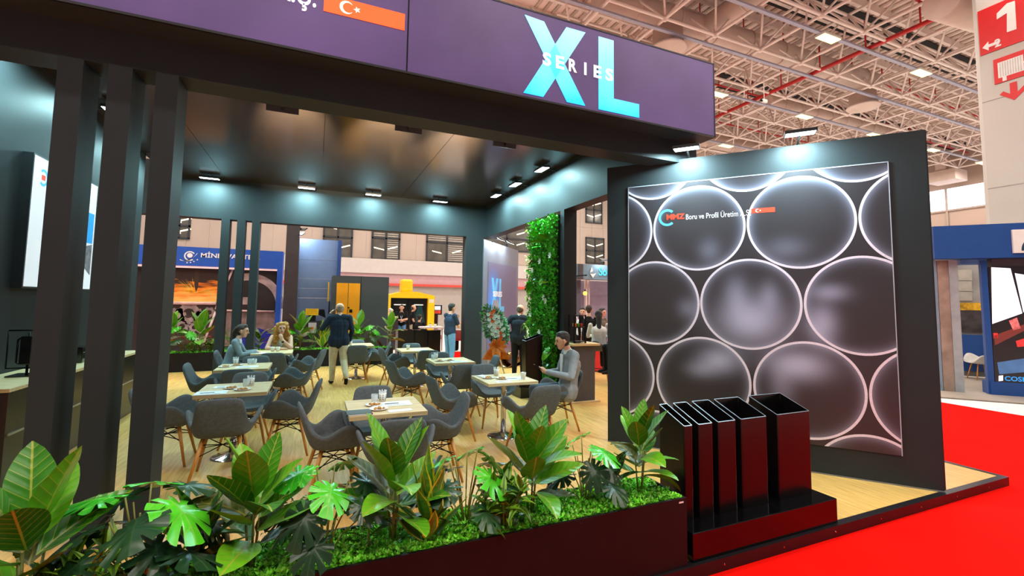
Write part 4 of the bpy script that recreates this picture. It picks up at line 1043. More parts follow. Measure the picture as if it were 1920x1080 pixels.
def person(label, loc, rot, J, mats, vox=.009, sleeves='long', hair='short', haircol=(36, 26, 20), extra=None, s=1.0, jacket=True, group=None, hands=None, build=1.0, skirt=None, bald=False):
    """mats: skin, top, legs, shoes, inner.  local forward is +y"""
    J = {k: V(v) for k, v in J.items()}
    C = []
    pel, ch, nk, hd = J['pel'], J['ch'], J['nk'], J['hd']
    fdir = J.get('face', V((0, 1, 0))).normalized(); hup = (hd-nk).normalized(); hup = (hup*.5+Z_*.7).normalized(); hsd = fdir.cross(hup).normalized(); fdir = hup.cross(hsd).normalized()
    shL, shR = J['shL'], J['shR']; ax = (shR-shL).normalized(); B = build
    # torso
    for o in (-1, 1):
        C.append((pel+ax*o*.075, (pel+ch)/2+ax*o*.065, .115*B, .105*B, 1)); C.append(((pel+ch)/2+ax*o*.065, ch+ax*o*.075, .105*B, .118*B, 1))
    C.append((pel, ch, .122*B, .13*B, 1)); C.append((ch, ch+(nk-ch)*.55, .115*B, .085*B, 1))
    if jacket: C.append((pel, pel+(pel-ch).normalized()*.07, .13*B, .125*B, 1)); C.append((shL*.8+shR*.2, shR*.8+shL*.2, .075*B, .075*B, 1))
    if jacket:
        dn = (pel-ch).normalized()
        for o in (-1, 1): C.append((pel+ax*o*.085, pel+dn*.06+ax*o*.09, .125*B, .12*B, 1))
    C.append((ch+(nk-ch)*.6, nk+hup*.03, .058, .052, 0))
    if jacket: C.append((nk-hup*.05+fdir*.005, nk-hup*.015-fdir*.002, .064, .06, 4))
    # head
    C.append((hd+hup*.035-fdir*.02, hd+hup*.03+fdir*.012, .088, .082, 0)); C.append((hd-hup*.02+fdir*.02, hd-hup*.075+fdir*.045, .068, .044, 0))
    C.append((hd+hup*.01+fdir*.09, hd-hup*.02+fdir*.108, .011, .016, 0))
    for o in (-1, 1):
        C.append((hd+hsd*o*.084+hup*.01-fdir*.005, hd+hsd*o*.088-hup*.025-fdir*.003, .017, .013, 0))
        C.append((hd+hsd*o*.033+hup*.012+fdir*.088, hd+hsd*o*.038+hup*.012+fdir*.086, .0085, .0085, 5))
        C.append((hd+hsd*o*.022+hup*.034+fdir*.092, hd+hsd*o*.05+hup*.036+fdir*.082, .006, .005, 5))
    C.append((hd-hsd*.02-hup*.055+fdir*.088, hd+hsd*.02-hup*.055+fdir*.088, .0075, .0075, 6))
    # legs
    for q in 'LR':
        hp, kn, an, to = J['hip'+q], J['kn'+q], J['an'+q], J['to'+q]
        C.append((hp, kn, .1*B, .072*B, 2)); C.append((kn, an, .07*B, .052*B, 2)); C.append((an-V((0, 0, .01)), an-V((0, 0, .03)), .05, .045, 3))
        C.append((an-V((0, 0, .045)), to, .042, .036, 3))
    # arms
    for q in 'LR':
        sh, el, wr = J['sh'+q], J['el'+q], J['wr'+q]
        tu = 1 if sleeves != 'none' else 0; tf = 1 if sleeves == 'long' else 0
        k = 1.15 if tu and jacket else 1.0
        if sleeves == 'short':
            mid = sh.lerp(el, .7); C.append((sh, mid, .064*B, .058*B, 1)); C.append((mid, el, .046, .041, 0))
        else: C.append((sh, el, .058*k*B, .046*k, tu))
        C.append((el, wr, .045*k if tf else .041, (.034*k if tf else .028), tf))
        hdd = J.get('hd'+q, (wr-el)); C.append((wr-(wr-el).normalized()*.02, wr+V(hdd).normalized()*.01, .027, .027, 0))
        sd = J.get('th'+q, V((1 if q == 'L' else -1, 0, 0))); pn = J.get('pn'+q, V((0, 1, 0)))
        hand(C, wr, hdd, sd, pn, J['curl'].x if 'curl' in J else .55)
    me = fuse('body', C, [SKIN, *mats, mat('eye_dark', (40, 28, 22), .4), mat('lips', (176, 96, 88), .5)], vox)
    t = thing('person', label, 'person', loc, rot, group); t.scale = (s, s, s)
    put('body', me, t)
    hm = mat('hair_%d_%d_%d' % haircol, haircol, .6, var=.35, scale=60, bump=.5)
    H_ = []
    if hair in ('short', 'pony', 'long', 'curly'):
        H_.append((hd+hup*.052-fdir*.035, hd+hup*.066-fdir*.002, .088, .078, 0)); H_.append((hd+hup*.03-fdir*.045, hd-hup*.035-fdir*.045, .075, .055, 0))
        for o in (-1, 1): H_.append((hd+hsd*o*.05+hup*.055, hd+hsd*o*.068+hup*.02-fdir*.04, .042, .024, 0))
        H_.append((hd+hup*.108+fdir*.03-hsd*.03, hd+hup*.104+fdir*.034+hsd*.035, .032, .028, 0))
    if hair == 'shaved':
        H_.append((hd+hup*.02-fdir*.035, hd-hup*.03-fdir*.045, .082, .062, 0))
        for o in (-1, 1): H_.append((hd+hsd*o*.05+hup*.01-fdir*.01, hd+hsd*o*.05-hup*.01-fdir*.04, .042, .04, 0))
    if hair == 'pony':
        H_.append((hd-fdir*.11+hup*.03, hd-fdir*.14-hup*.05, .045, .04, 0)); H_.append((hd-fdir*.14-hup*.05, hd-fdir*.12-hup*.16, .04, .022, 0))
    if hair == 'long':
        H_.append((hd-fdir*.06, hd-fdir*.09-hup*.32, .075, .05, 0))
    if hair == 'curly':
        for o in (-1, 1): H_.append((hd+hsd*o*.07+hup*.03-fdir*.03, hd+hsd*o*.1-hup*.24-fdir*.0, .055, .045, 0))
        H_.append((hd-fdir*.05+hup*.03, hd-fdir*.07-hup*.26, .085, .08, 0))
        for i in range(90):
            a = random.uniform(-2.5, 2.5); z = random.uniform(-.3, .11); r = .1+.04*random.random()-.02*(z > .06)
            p = hd-fdir*r*math.cos(a)*.9+hsd*r*math.sin(a)*1.05+hup*z
            if (p-hd).dot(fdir) > .055 and z < .07: continue
            H_.append((p, p+V((random.uniform(-.02, .02), random.uniform(-.02, .02), -.02)), .03, .024, 0))
    if H_: put('hair', fuse('hair', H_, [hm], max(vox, .008), 2), t)
    if extra: extra(t, J)
    return t
def stand(**kw):
    J = dict(pel=(0, 0, .96), ch=(0, 0, 1.27), nk=(0, .0, 1.46), hd=(0, .03, 1.61), shL=(-.19, 0, 1.41), shR=(.19, 0, 1.41), elL=(-.25, -.03, 1.13), elR=(.25, -.03, 1.13), wrL=(-.25, .08, .9), wrR=(.25, .08, .9),
             hipL=(-.09, 0, .93), hipR=(.09, 0, .93), knL=(-.1, .02, .5), knR=(.1, .02, .5), anL=(-.1, -.02, .1), anR=(.1, -.02, .1), toL=(-.11, .13, .035), toR=(.11, .13, .035), thL=(.5, 1, 0), thR=(-.5, 1, 0), pnL=(1, 0, 0), pnR=(-1, 0, 0))
    J.update(kw); return J
def sit(**kw):
    J = dict(pel=(0, -.1, .56), ch=(0, -.13, .88), nk=(0, -.1, 1.07), hd=(0, -.06, 1.21), shL=(-.19, -.12, 1.01), shR=(.19, -.12, 1.01), elL=(-.24, -.02, .75), elR=(.24, -.02, .75), wrL=(-.1, .2, .75), wrR=(.1, .2, .75),
             hipL=(-.1, -.06, .54), hipR=(.1, -.06, .54), knL=(-.12, .36, .55), knR=(.12, .36, .55), anL=(-.12, .34, .1), anR=(.12, .34, .1), toL=(-.13, .49, .035), toR=(.13, .49, .035), thL=(1, .3, .3), thR=(-1, .3, .3), pnL=(0, 0, -1), pnR=(0, 0, -1))
    J.update(kw); return J
def cloth(name, c, **k): return mat('cloth_'+name, c, .85, var=.1, scale=18, bump=.25, spec=.2, **k)
C_blazer, C_shirtw, C_jean, C_black = cloth('blazer', (146, 150, 154)), cloth('white', (226, 226, 224)), cloth('jean', (104, 150, 190)), cloth('black', (20, 20, 22))
C_navy, C_khaki, C_shoe, C_teal = cloth('navy', (34, 46, 62)), cloth('khaki', (206, 190, 158)), cloth('shoe', (30, 30, 32)), cloth('polo', (44, 58, 78))
C_grey2, C_beige, C_dark = cloth('greyblazer', (128, 144, 150)), cloth('beigetop', (196, 184, 150)), cloth('darksuit', (38, 44, 52))
C_brown = cloth('brownshirt', (104, 92, 78))
GP = None
def lanyard(t, J, col=(210, 220, 235)):
    m = mat('lanyard', col, .6); nk, ch = J['nk'], J['ch']
    f = J.get('face', V((0, 1, 0)))
    MB().tube([nk+V((-.07, .0, -.02)), ch+V((-.03, .135, .0)), ch+V((0, .14, -.12))], .008, 5).tube([nk+V((.07, .0, -.02)), ch+V((.03, .135, .0)), ch+V((0, .14, -.12))], .008, 5).build('lanyard', m, t)
    MB().box(ch+V((-.045, .135, -.25)), ch+V((.045, .145, -.12))).build('badge', M_paper, t)
def phone(label, pos, ux, uy):
    ux, uy = V(ux).normalized(), V(uy).normalized(); w = ux.cross(uy).normalized(); uy = w.cross(ux)
    t = thing('smartphone', label, 'phone', pos)
    MB().obox((0, 0, 0), ux, uy, w, (-.037, -.078, -.004), (.037, .078, .004)).build('case', M_blackdk, t)
    MB().obox((0, 0, 0), ux, uy, w, (-.034, -.073, .004), (.034, .073, .005)).build('screen', mat('phone_screen', (40, 60, 86), .15), t)
def loc2w(loc, rot, p, s=1.0):
    c, si = math.cos(rot), math.sin(rot); x, y, z = p; return V((loc[0]+s*(c*x-si*y), loc[1]+s*(si*x+c*y), loc[2]+s*z))

# man in grey blazer looking at his phone (faces -x)
mp_, mr_ = (3.25, 5.79, 0), PI/2-.2
person('seated dark haired man in grey blazer and white shirt looking down at phone', mp_, mr_,
       sit(pel=(0, -.12, .58), ch=(0, -.17, .92), nk=(0, -.12, 1.12), hd=(0, -.04, 1.25), face=(0, 1, -.45), shL=(-.2, -.16, 1.06), shR=(.2, -.16, 1.06), elL=(-.27, -.08, .78), elR=(.26, -.08, .78), wrL=(-.08, .19, .82), wrR=(.08, .17, .8),
           hdL=(.4, .7, .25), hdR=(-.4, .7, .3), thL=(.2, .4, .9), thR=(-.2, .4, .9), pnL=(1, 0, .2), pnR=(-1, 0, .2), curl=(.75, 0, 0), hipL=(-.1, -.08, .55), hipR=(.1, -.08, .55), knL=(-.14, .34, .56), knR=(.14, .34, .56)),
       [C_blazer, cloth('greyblue', (92, 108, 122)), C_shoe, C_shirtw], vox=.007, hair='short', haircol=(44, 38, 34), build=1.02,
       extra=lambda t, J: (MB().prism([(-.055, 0), (.055, 0), (.02, -.34), (-.02, -.34)], (0, -.035, 1.06), X_, V((0, -.02, 1)), Y_, .012).build('shirt_front', C_shirtw, t)))
phone('black phone held by the seated man in the grey blazer', loc2w(mp_, mr_, (0, .31, .875)), loc2w((0, 0, 0), mr_, (1, 0, 0)), loc2w((0, 0, 0), mr_, (0, .8, .6)))
# two women
w1, r1 = (-1.36, 10.02, 0), -PI/2
person('seated woman in grey blazer with dark tied-back hair, turned to the right', w1, r1,
       sit(pel=(0, -.08, .57), ch=(0, .0, .86), nk=(0, .06, 1.05), hd=(0, .12, 1.2), face=(.1, 1, .05), shL=(-.18, .02, 1.0), shR=(.18, .02, 1.0), elL=(-.22, .14, .76), elR=(.22, .14, .76), wrL=(-.08, .36, .8), wrR=(.08, .36, .8), hdL=(.6, .6, 0), hdR=(-.6, .6, 0)),
       [C_grey2, C_black, C_shoe, C_shirtw], hair='pony', haircol=(52, 34, 26), build=.92, s=.98)
w2, r2 = (-.62, 10.72, 0), PI
person('seated woman with long curly blond hair and sleeveless beige top, hand at chin', w2, r2,
       sit(ch=(0, -.03, .87), nk=(0, .03, 1.06), hd=(0, .09, 1.2), face=(-.25, 1, -.05), shL=(-.17, -.01, 1.01), shR=(.17, -.01, 1.01), elL=(-.2, .22, .8), elR=(.24, .2, .8), wrL=(-.03, .21, .975), wrR=(-.02, .34, .8), hdL=(.3, .0, 1), hdR=(-1, .2, 0), pnL=(0, -1, .0), curl=(.9, 0, 0), hipL=(-.1, -.06, .54), hipR=(.1, -.06, .54)),
       [C_beige, C_black, C_shoe, C_beige], sleeves='none', jacket=False, hair='curly', haircol=(186, 132, 56), build=.88, s=.99,
       extra=lambda t, J: (MB().tube([J['nk']+V((-.06, 0, -.03)), J['ch']+V((-.01, .13, -.05)), J['nk']+V((.06, 0, -.03))], .009, 5).build('lanyard', mat('lanyard', (210, 220, 235), .6), t), MB().cyl((-.05, .21, .945), (-.06, .21, .915), .034, n=14).build('wrist_watch', C_black, t)))
# man walking away on the phone
wk, rk = (.5, 10.5, 0), .06
person('bald man in navy blazer and khaki trousers walking away with phone at ear', wk, rk,
       stand(hd=(-.01, .04, 1.6), face=(-.3, 1, 0), elL=(-.34, .02, 1.18), wrL=(-.2, .04, 1.47), hdL=(.5, .2, 1), pnL=(1, .2, -.2), thL=(.1, 1, .2), elR=(.26, -.02, 1.14), wrR=(.24, .12, .92), knL=(-.1, .1, .5), anL=(-.1, .1, .1), toL=(-.12, .25, .035), knR=(.11, -.02, .5), anR=(.14, -.3, .2), toR=(.15, -.22, .05), curl=(.5, 0, 0)),
       [C_navy, C_khaki, C_shoe, C_shirtw], hair='shaved', haircol=(150, 122, 98), build=1.1, s=1.0)
phone('dark phone held to the ear by the man in the navy blazer', loc2w(wk, rk, (-.115, .06, 1.58)), loc2w((0, 0, 0), rk, (.2, .9, .2)), loc2w((0, 0, 0), rk, (.35, .0, 1)))
# standing man in polo
sp, sr = tuple(PZ(842, 690, 0)), -PI/2+.35
person('standing man in dark blue polo shirt and light jeans, hand at his mouth', sp, sr,
       stand(face=(0, 1, -.15), hd=(0, .05, 1.6), elL=(-.2, .14, 1.12), wrL=(-.03, .27, 1.33), hdL=(.2, -.1, 1), elR=(.2, .14, 1.12), wrR=(.02, .26, 1.26), hdR=(-.2, -.1, 1), pnL=(0, -1, 0), pnR=(0, -1, 0), curl=(.8, 0, 0)),
       [C_teal, C_jean, C_shoe, C_teal], sleeves='short', hair='short', haircol=(28, 24, 22), jacket=False, build=1.08, vox=.01, extra=lambda t, J: lanyard(t, J))
# suited man at the XL panel, back turned
qp = PZ(972, 706, 0)
person('man in dark suit seen from behind, hand on hip, before the printed panel', (qp.x, qp.y, 0), -.5,
       stand(hd=(.03, .05, 1.61), face=(.5, 1, 0), elL=(-.38, -.08, 1.18), wrL=(-.18, .0, 1.0), hdL=(.6, .5, -.3), elR=(.3, -.05, 1.14), wrR=(.28, .05, .9)),
       [C_dark, C_black, C_shoe, C_shirtw], hair='shaved', haircol=(96, 74, 56), build=1.12, vox=.011)
# people on the neighbouring stands
def far_person(label, px, py_feet, Y, rot, mats, pose=None, **kw):
    p = PY(px, py_feet, Y); person(label, (p.x, Y, ZC+.01), rot, pose or stand(), mats, vox=.014, group=GP, **kw)
BOOTH2 = 18.6
far_person('man in black polo and light jeans with lanyard at the yellow kiosk', 751, 650, BOOTH2, PI-.2, [C_black, C_jean, C_shoe, C_black], stand(elL=(-.22, .1, 1.15), wrL=(.02, .25, 1.12), hdL=(1, .3, 0), elR=(.22, .1, 1.15), wrR=(-.02, .25, 1.08), hdR=(-1, .3, 0)), sleeves='short', jacket=False, build=1.05, s=.98, extra=lambda t, J: lanyard(t, J))
far_person('man in black polo and khaki trousers turned right at the yellow kiosk', 772, 650, BOOTH2+.2, -PI/2, [C_black, C_khaki, C_shoe, C_black], sleeves='short', jacket=False, hair='shaved', haircol=(70, 60, 52), build=1.05, s=.98)
p_ = PY(786, 650, BOOTH2-.9)
person('seated person in black sweater with back turned at the yellow kiosk', (p_.x, BOOTH2-.9, ZC+.01), -.5, sit(), [C_black, C_jean, C_shoe, C_black], vox=.014, hair='short', haircol=(26, 22, 20), jacket=False)

# ------------------------------------------------------------------ printed diagonal panel behind the right opening
DS = V((4.3, 12.02, 0)); DD = V((.69, .724, 0)).normalized(); DN = DD.cross(Z_)
dp = thing('printed_panel', 'diagonal grey panel with blue letters and tube picture beyond the green wall', 'panel', DS)
wb(MB().obox(DS, DD, -DN, Z_, (0, 0, 0), (2.9, .12, 3.55)), 'panel_body', mat('grey_panel', (112, 118, 130), .45, var=.05), dp)
def printxl():
    m = bpy.data.materials.new('xl_print'); m.use_nodes = True; N = m.node_tree.nodes; K = m.node_tree.links; b = N['Principled BSDF']
    tc = N.new('ShaderNodeTexCoord'); mp = N.new('ShaderNodeMapping'); K.new(tc.outputs['Object'], mp.inputs[0])
    mp.inputs['Location'].default_value = (-.75, 0, -1.55); 
    gr = N.new('ShaderNodeTexGradient'); gr.gradient_type = 'SPHERICAL'
    m2 = N.new('ShaderNodeMapping'); m2.inputs['Scale'].default_value = (1.55, 1, .75); K.new(mp.outputs[0], m2.inputs[0]); K.new(m2.outputs[0], gr.inputs[0])
    rp = N.new('ShaderNodeValToRGB'); e = rp.color_ramp.elements; e[0].color = (*lin((104, 100, 128)), 1); e[1].color = (*lin((60, 140, 240)), 1); e[1].position = .75
    K.new(gr.outputs['Fac'], rp.inputs[0]); K.new(rp.outputs[0], b.inputs['Base Color']); b.inputs['Roughness'].default_value = .4
    return m
xp = MB().box((.3, 0, .35), (2.7, .01, 2.95)).build('print', printxl(), dp); xp.rotation_euler = (0, 0, math.atan2(DD.y, DD.x)); xp.location = DN*.011
M_xlb = mat('print_cyan', (96, 184, 240), .4, var=.1)
MB().prism([(.55, 2.5), (.72, 2.5), (1.0, 1.5), (.83, 1.5)], (0, -.001, 0), X_, Z_, -Y_, .001).prism([(.92, 2.5), (1.1, 2.5), (.72, 1.5), (.52, 1.5)], (0, -.0012, 0), X_, Z_, -Y_, .001).build('letter_x', M_xlb, xp)
MB().prism([(1.16, 2.5), (1.32, 2.5), (1.32, 1.66), (1.6, 1.66), (1.6, 1.5), (1.16, 1.5)], (0, -.001, 0), X_, Z_, -Y_, .001).build('letter_l', M_xlb, xp)
text('series_lettering', 'SERIES', M_pw, (.68, -.003, 1.95), X_, Z_, .72, .16, xp, .03)
for k, (a, b, c, d) in enumerate(((.72, .8, .3, .62), (.81, .9, .64, .96), (.91, 1.0, .98, 1.3), (1.01, 1.08, 1.32, 1.6))):
    MB().prism([(c, .75), (d, .75), (b, 1.85), (a, 1.85)], (0, -.003, 0), X_, Z_, -Y_, .001).build('tube_picture', mat('print_steel%d' % k, (134+8*k, 132+8*k, 146+6*k), .4), xp)
for s_, lab in ((.55, 'left'), (1.35, 'right')):
    p = DS+DD*s_+DN*.28+Z_*3.62
    flood(p, -DN*.6-Z_, 'cool LED floodlight above the diagonal printed panel, %s of two' % lab, 'floodlights on the diagonal panel', arm=DS+DD*s_+Z_*3.55, E=FLOOD_W*.16, col=(.85, .97, 1))
# golden pipe samples at its foot
for k, (s_, r, lab) in enumerate(((.9, .12, 'polished golden pipe lying at the foot of the diagonal panel'), (.7, .2, 'thick bronze pipe lying before the diagonal panel'))):
    p = DS+DD*s_+DN*(.35+.32*k)+Z_*r
    t = thing('pipe_sample', lab, 'pipe', p)
    mb = MB(); d_ = DD*(.55)
    me = MB().lathe([(r, -.6), (r, .6), (r*.9, .6), (r*.9, -.6), (r, -.6)], n=28).mesh('pipe_wall', mat('golden_steel%d' % k, ((214, 160, 66), (120, 96, 66))[k], .22, metal=1))
    o = put('pipe_wall', me, t); o.rotation_euler = DD.to_track_quat('Z', 'X').to_euler()
    MB().obox((0, 0, -r), DD, DN, Z_, (-.4, -r*.9, 0), (.4, r*.9, .012)).build('cradle', M_blackdk, t)

# ------------------------------------------------------------------ green wall
gwl = thing('green_wall', 'tall vertical garden panel of lush artificial leaves on the side frame', 'green wall', (XRR-.02, 8.35, 0))
wb(MB().box((XRR-.03, 7.78, .02), (XRR+.05, 8.95, 3.53)), 'backing', mat('moss_board', (20, 44, 16), .9), gwl)
vs = []; fs = []
for _ in range(9000):
    y, z = random.uniform(7.76, 8.97), random.uniform(.03, 3.54); x = XRR-.03-random.random()**2*.12
    p = V((x, y, z)); a = random.uniform(0, 2*PI); d = V((-random.uniform(.2, 1), math.cos(a)*.8, math.sin(a)*.8)).normalized(); L = random.uniform(.03, .075); s_ = d.cross(V((random.random(), random.random(), random.random()))).normalized()*L*.32
    o = len(vs); vs += [p, p+d*L*.5+s_, p+d*L, p+d*L*.5-s_]; fs.append((o, o+1, o+2, o+3))
me = bpy.data.meshes.new('leaf_mass'); me.from_pydata(vs, [], fs); me.materials.append(mat('green_wall_leaf', (60, 170, 30), .45, var=.25, scale=5, randv=.6, island=True))
lm = put('leaf_mass', me, gwl); lm.location = -V(gwl.location); lm['kind'] = 'stuff'
LF['fern2'] = [pinna('leaf', leafmat('fern_lime', (120, 176, 20), (150, 190, 60), .4, .3, freq=1, veinw=-1), .3)]
wl_flower = mat('white_flower', (235, 240, 225), .6)
for k in range(46):
    y, z = random.uniform(7.8, 8.95), random.uniform(.15, 3.4)
    kind = ['fern', 'fern', 'mon', 'agl', 'fern2', 'fig'][k % 6]
    o = leaf_at(kind, gwl, V((-.06, y-8.35, z)), PI+random.uniform(-1.2, 1.2), random.uniform(-.9, .5), random.uniform(.7, 1.2), random.uniform(-.5, .5))
for k in range(12):
    y, z = random.uniform(7.85, 8.9), random.uniform(.6, 2.9); c = V((-.14, y-8.35, z)); fb = MB()
    for i in range(6):
        a = i*PI/3; d = V((-.3, math.cos(a), math.sin(a))).normalized(); s_ = V((0, -math.sin(a), math.cos(a)))*.02
        fb.add([c, c+d*.045+s_, c+d*.075, c+d*.045-s_], [(0, 1, 2, 3)])
    fb.build('white_blossom', wl_flower, gwl)
for k in range(10):
    z = .6+k*.3; yy = 9.0 if k % 2 else 8.98; c = V((-.06, yy-8.35, z)); fb = MB()
    for i in range(7): d = V((random.uniform(-.6, .1), random.uniform(.2, 1), random.uniform(-.5, .6))).normalized(); s_ = d.orthogonal().normalized()*.016; q = c+V((0, .02*i, .02*i)); fb.add([q, q+d*.04+s_, q+d*.07, q+d*.04-s_], [(0, 1, 2, 3)])
    fb.build('lime_sprig', mat('lime_sprig', (170, 190, 30), .5), gwl)
# ------------------------------------------------------------------ standing flower wreath
wp = V((3.62, 9.35, 0))
wt = thing('flower_wreath', 'standing congratulation wreath of white and orange flowers with orange ribbon', 'flowers', wp)
for q in ((-.25, -.05), (.28, -.12), (0, .3)): MB().cyl((q[0], q[1], 0), (0, .03, 1.05), .014, n=8).build('easel_leg', M_white, wt)
vs = []; fs = []
wc = V((-.02, 0, 1.28)); wd = V((-.42, 0, .9)).normalized(); ws = V((.9, 0, .42)).normalized()
for _ in range(1100):
    a = random.uniform(0, 2*PI); r = math.sqrt(random.random()); p = wc+wd*r*math.cos(a)*.46+ws*r*math.sin(a)*.24+V((0, -.06+random.uniform(-.05, .04), 0))
    d = (wd*math.cos(a)+ws*math.sin(a)+V((random.uniform(-.5, .5), random.uniform(-1, 0), random.uniform(-.4, .4)))).normalized(); L = random.uniform(.05, .11); s_ = d.orthogonal().normalized()*L*.2
    o = len(vs); vs += [p, p+d*L*.5+s_, p+d*L, p+d*L*.5-s_]; fs.append((o, o+1, o+2, o+3))
me = bpy.data.meshes.new('greenery'); me.from_pydata(vs, [], fs); me.materials.append(mat('wreath_green', (44, 112, 30), .5, randv=.5, island=True)); g_ = put('greenery', me, wt); g_['kind'] = 'stuff'
M_flo = mat('orange_flower', (240, 104, 30), .6, var=.2)
for k in range(30):
    a = k*2.4; r = math.sqrt(k/30)*.9; p = wc+wd*r*math.cos(a)*.4+ws*r*math.sin(a)*.18+V((0, -.14, 0)); fb = MB()
    for i in range(7):
        q = i*2*PI/7; d = (X_*math.cos(q)+Z_*math.sin(q)+V((0, -.5, 0))).normalized(); s_ = d.cross(Y_).normalized()*.016; fb.add([p, p+d*.035+s_, p+d*.055, p+d*.035-s_], [(0, 1, 2, 3)])
    fb.sph(p+V((0, -.015, 0)), .014, 7, 4); fb.build('blossom', M_flo if k % 4 == 1 else wl_flower, wt)
rb = MB()
for k in range(9):
    a = k*.7; d = V((math.cos(a), -.35, math.sin(a)*.8)).normalized(); s_ = d.cross(Y_).normalized()*.07; c = V((.0, -.12, .84)); rb.add([c, c+d*.12+s_, c+d*.24+V((0, -.03, 0)), c+d*.12-s_], [(0, 1, 2, 3)])
rb.build('ribbon_bow', mat('orange_ribbon', (255, 122, 36), .4, var=.2, scale=14), wt)
for sx in (-1, 0, 1): MB().add([(sx*.06-.07, -.12, .84), (sx*.06+.07, -.14, .84), (sx*.2+.12, -.16, .55), (sx*.2-.12, -.13, .57)], [(0, 1, 2, 3)]).build('ribbon_tail', MATS['orange_ribbon'], wt)

# ------------------------------------------------------------------ oak-topped counter by the right pillar
kt = thing('welcome_counter', 'charcoal counter with oak top and foot board beside the right pillar', 'counter', (4.55, 7.4, 0))
wb(MB().box((4.33, 7.19, .03), (4.78, 7.58, 1.02)), 'body', mat('counter_grey', (70, 70, 76), .5), kt); wb(MB().bbox((4.27, 7.13, 1.02), (4.86, 7.59, 1.06), .004), 'counter_top', M_oak, kt); wb(MB().box((4.27, 7.13, 0), (4.86, 7.59, .03)), 'foot_board', M_oak, kt)
rk_ = thing('sample_rack', 'black open rack with small samples standing on the oak-topped counter', 'rack', (4.5, 7.36, 1.06))
for (x, y) in ((-.12, -.1), (.12, -.1), (-.12, .1), (.12, .1)): MB().box((x-.012, y-.012, 0), (x+.012, y+.012, .52)).build('post', M_wire, rk_)
for z in (.02, .28, .5): MB().box((-.13, -.11, z), (.13, .11, z+.015)).build('shelf', M_wire, rk_)
for k, c in enumerate(((220, 120, 40), (70, 160, 50), (200, 60, 40))): MB().bbox((-.09+.065*k, -.06, .295), (-.045+.065*k, .02, .36), .005).build('sample', mat('sample%d' % k, c, .4), rk_)

# ------------------------------------------------------------------ neighbouring stands behind
YM = 17.5
def tbox(name, px, m, root, Y=YM, t=.1, back=False): return wb(pxbox(MB(), *px, Y, t, back), name, m, root)
def root_at(name, label, cat, px, Y, group=None): p = PY(px, 600, Y); return thing(name, label, cat, (p.x, Y, ZC), 0, group)
mv = root_at('steel_stand', 'blue trade stand front with white lettering, globe logo and photo panels', 'trade stand', 420, YM)
M_blue = mat('stand_blue', (24, 84, 186), .5, var=.06)
za, zt_ = PY(420, 501, YM).z, PY(420, 466, YM).z
xa, xb = PY(150, 480, YM).x, PY(531, 480, YM).x
wb(MB().box((xa, YM, za), (xb, YM+.6, zt_)), 'fascia', M_blue, mv)
xq = PY(517, 560, YM).x
wb(MB().box((xq, YM, ZC), (xb, YM+.6, za)), 'post', M_blue, mv)
wb(MB().box((xa, YM+.3, ZC), (xq, YM+.4, za)), 'backing', mat('print_black', (34, 26, 26), .5), mv)
wb(MB().box((xa, YM+.02, za-.06), (xq, YM+.12, za)), 'lit_strip', mat('pink_strip', (240, 200, 200), .5, emit=.5), mv)
def sparks():
    m = bpy.data.materials.new('spark_print'); m.use_nodes = True; N = m.node_tree.nodes; K = m.node_tree.links; b = N['Principled BSDF']
    tc = N.new('ShaderNodeTexCoord'); mp = N.new('ShaderNodeMapping'); mp.inputs['Rotation'].default_value = (0, .45, 0); mp.inputs['Scale'].default_value = (.6, 1, 3.5); K.new(tc.outputs['Object'], mp.inputs[0])
    no = N.new('ShaderNodeTexNoise'); no.inputs['Scale'].default_value = 3.2; no.inputs['Detail'].default_value = 5; K.new(mp.outputs[0], no.inputs['Vector'])
    sx = N.new('ShaderNodeSeparateXYZ'); K.new(tc.outputs['Object'], sx.inputs[0])
    mr = N.new('ShaderNodeMapRange'); mr.inputs['From Min'].default_value = .9; mr.inputs['From Max'].default_value = .05; mr.inputs['To Min'].default_value = -.3; mr.inputs['To Max'].default_value = .45; K.new(sx.outputs['Z'], mr.inputs[0])
    ad = N.new('ShaderNodeMath'); K.new(no.outputs['Fac'], ad.inputs[0]); K.new(mr.outputs[0], ad.inputs[1])
    rp = N.new('ShaderNodeValToRGB'); e = rp.color_ramp.elements; e[0].position = .4; e[0].color = (*lin((46, 28, 18)), 1); e[1].position = .95; e[1].color = (*lin((255, 214, 110)), 1)
    q = e.new(.62); q.color = (*lin((255, 140, 10)), 1)
    K.new(ad.outputs[0], rp.inputs[0]); K.new(rp.outputs[0], b.inputs['Base Color']); return m
def photo(name, px, m):
    a, zl, b_, zh = bpx(*px, YM+.28); o = MB().box((0, 0, 0), (b_-a, .015, zh-zl)).build(name, m, mv); o.location = V((a, YM+.27, zl))-V(mv.location); return o, b_-a, zh-zl
ph_, w_, h_ = photo('spark_photo', (318, 505, 408, 566), sparks()); sk_ = MB(); nz = V((w_*.55, -.004, h_*.28))
for k in range(70):
    a = random.uniform(PI*.55, PI*1.02) if k % 3 else random.uniform(-.1, .5); L = random.uniform(.25, 1.0)*w_*.6; d = V((math.cos(a), 0, abs(math.sin(a))*.75)); q = nz+d*L*.15; e_ = nz+d*L
    e_.x = min(max(e_.x, .02), w_-.02); e_.z = min(max(e_.z, .02), h_-.02); n_ = V((-d.z, 0, d.x))*.008; sk_.add([q-n_, q+n_, e_], [(0, 1, 2)])
sk_.build('spark_streak', mat('spark_yellow', (255, 190, 70), .5, emit=.2, var=.3, scale=9), ph_)['kind'] = 'stuff'
MB().prism([(w_*.5, h_*.98), (w_*.6, h_*.98), (w_*.59, h_*.45), (w_*.55, h_*.3), (w_*.51, h_*.45)], (0, -.002, 0), X_, Z_, -Y_, .001).build('nozzle_picture', mat('nozzle_dark', (60, 40, 26), .5), ph_)
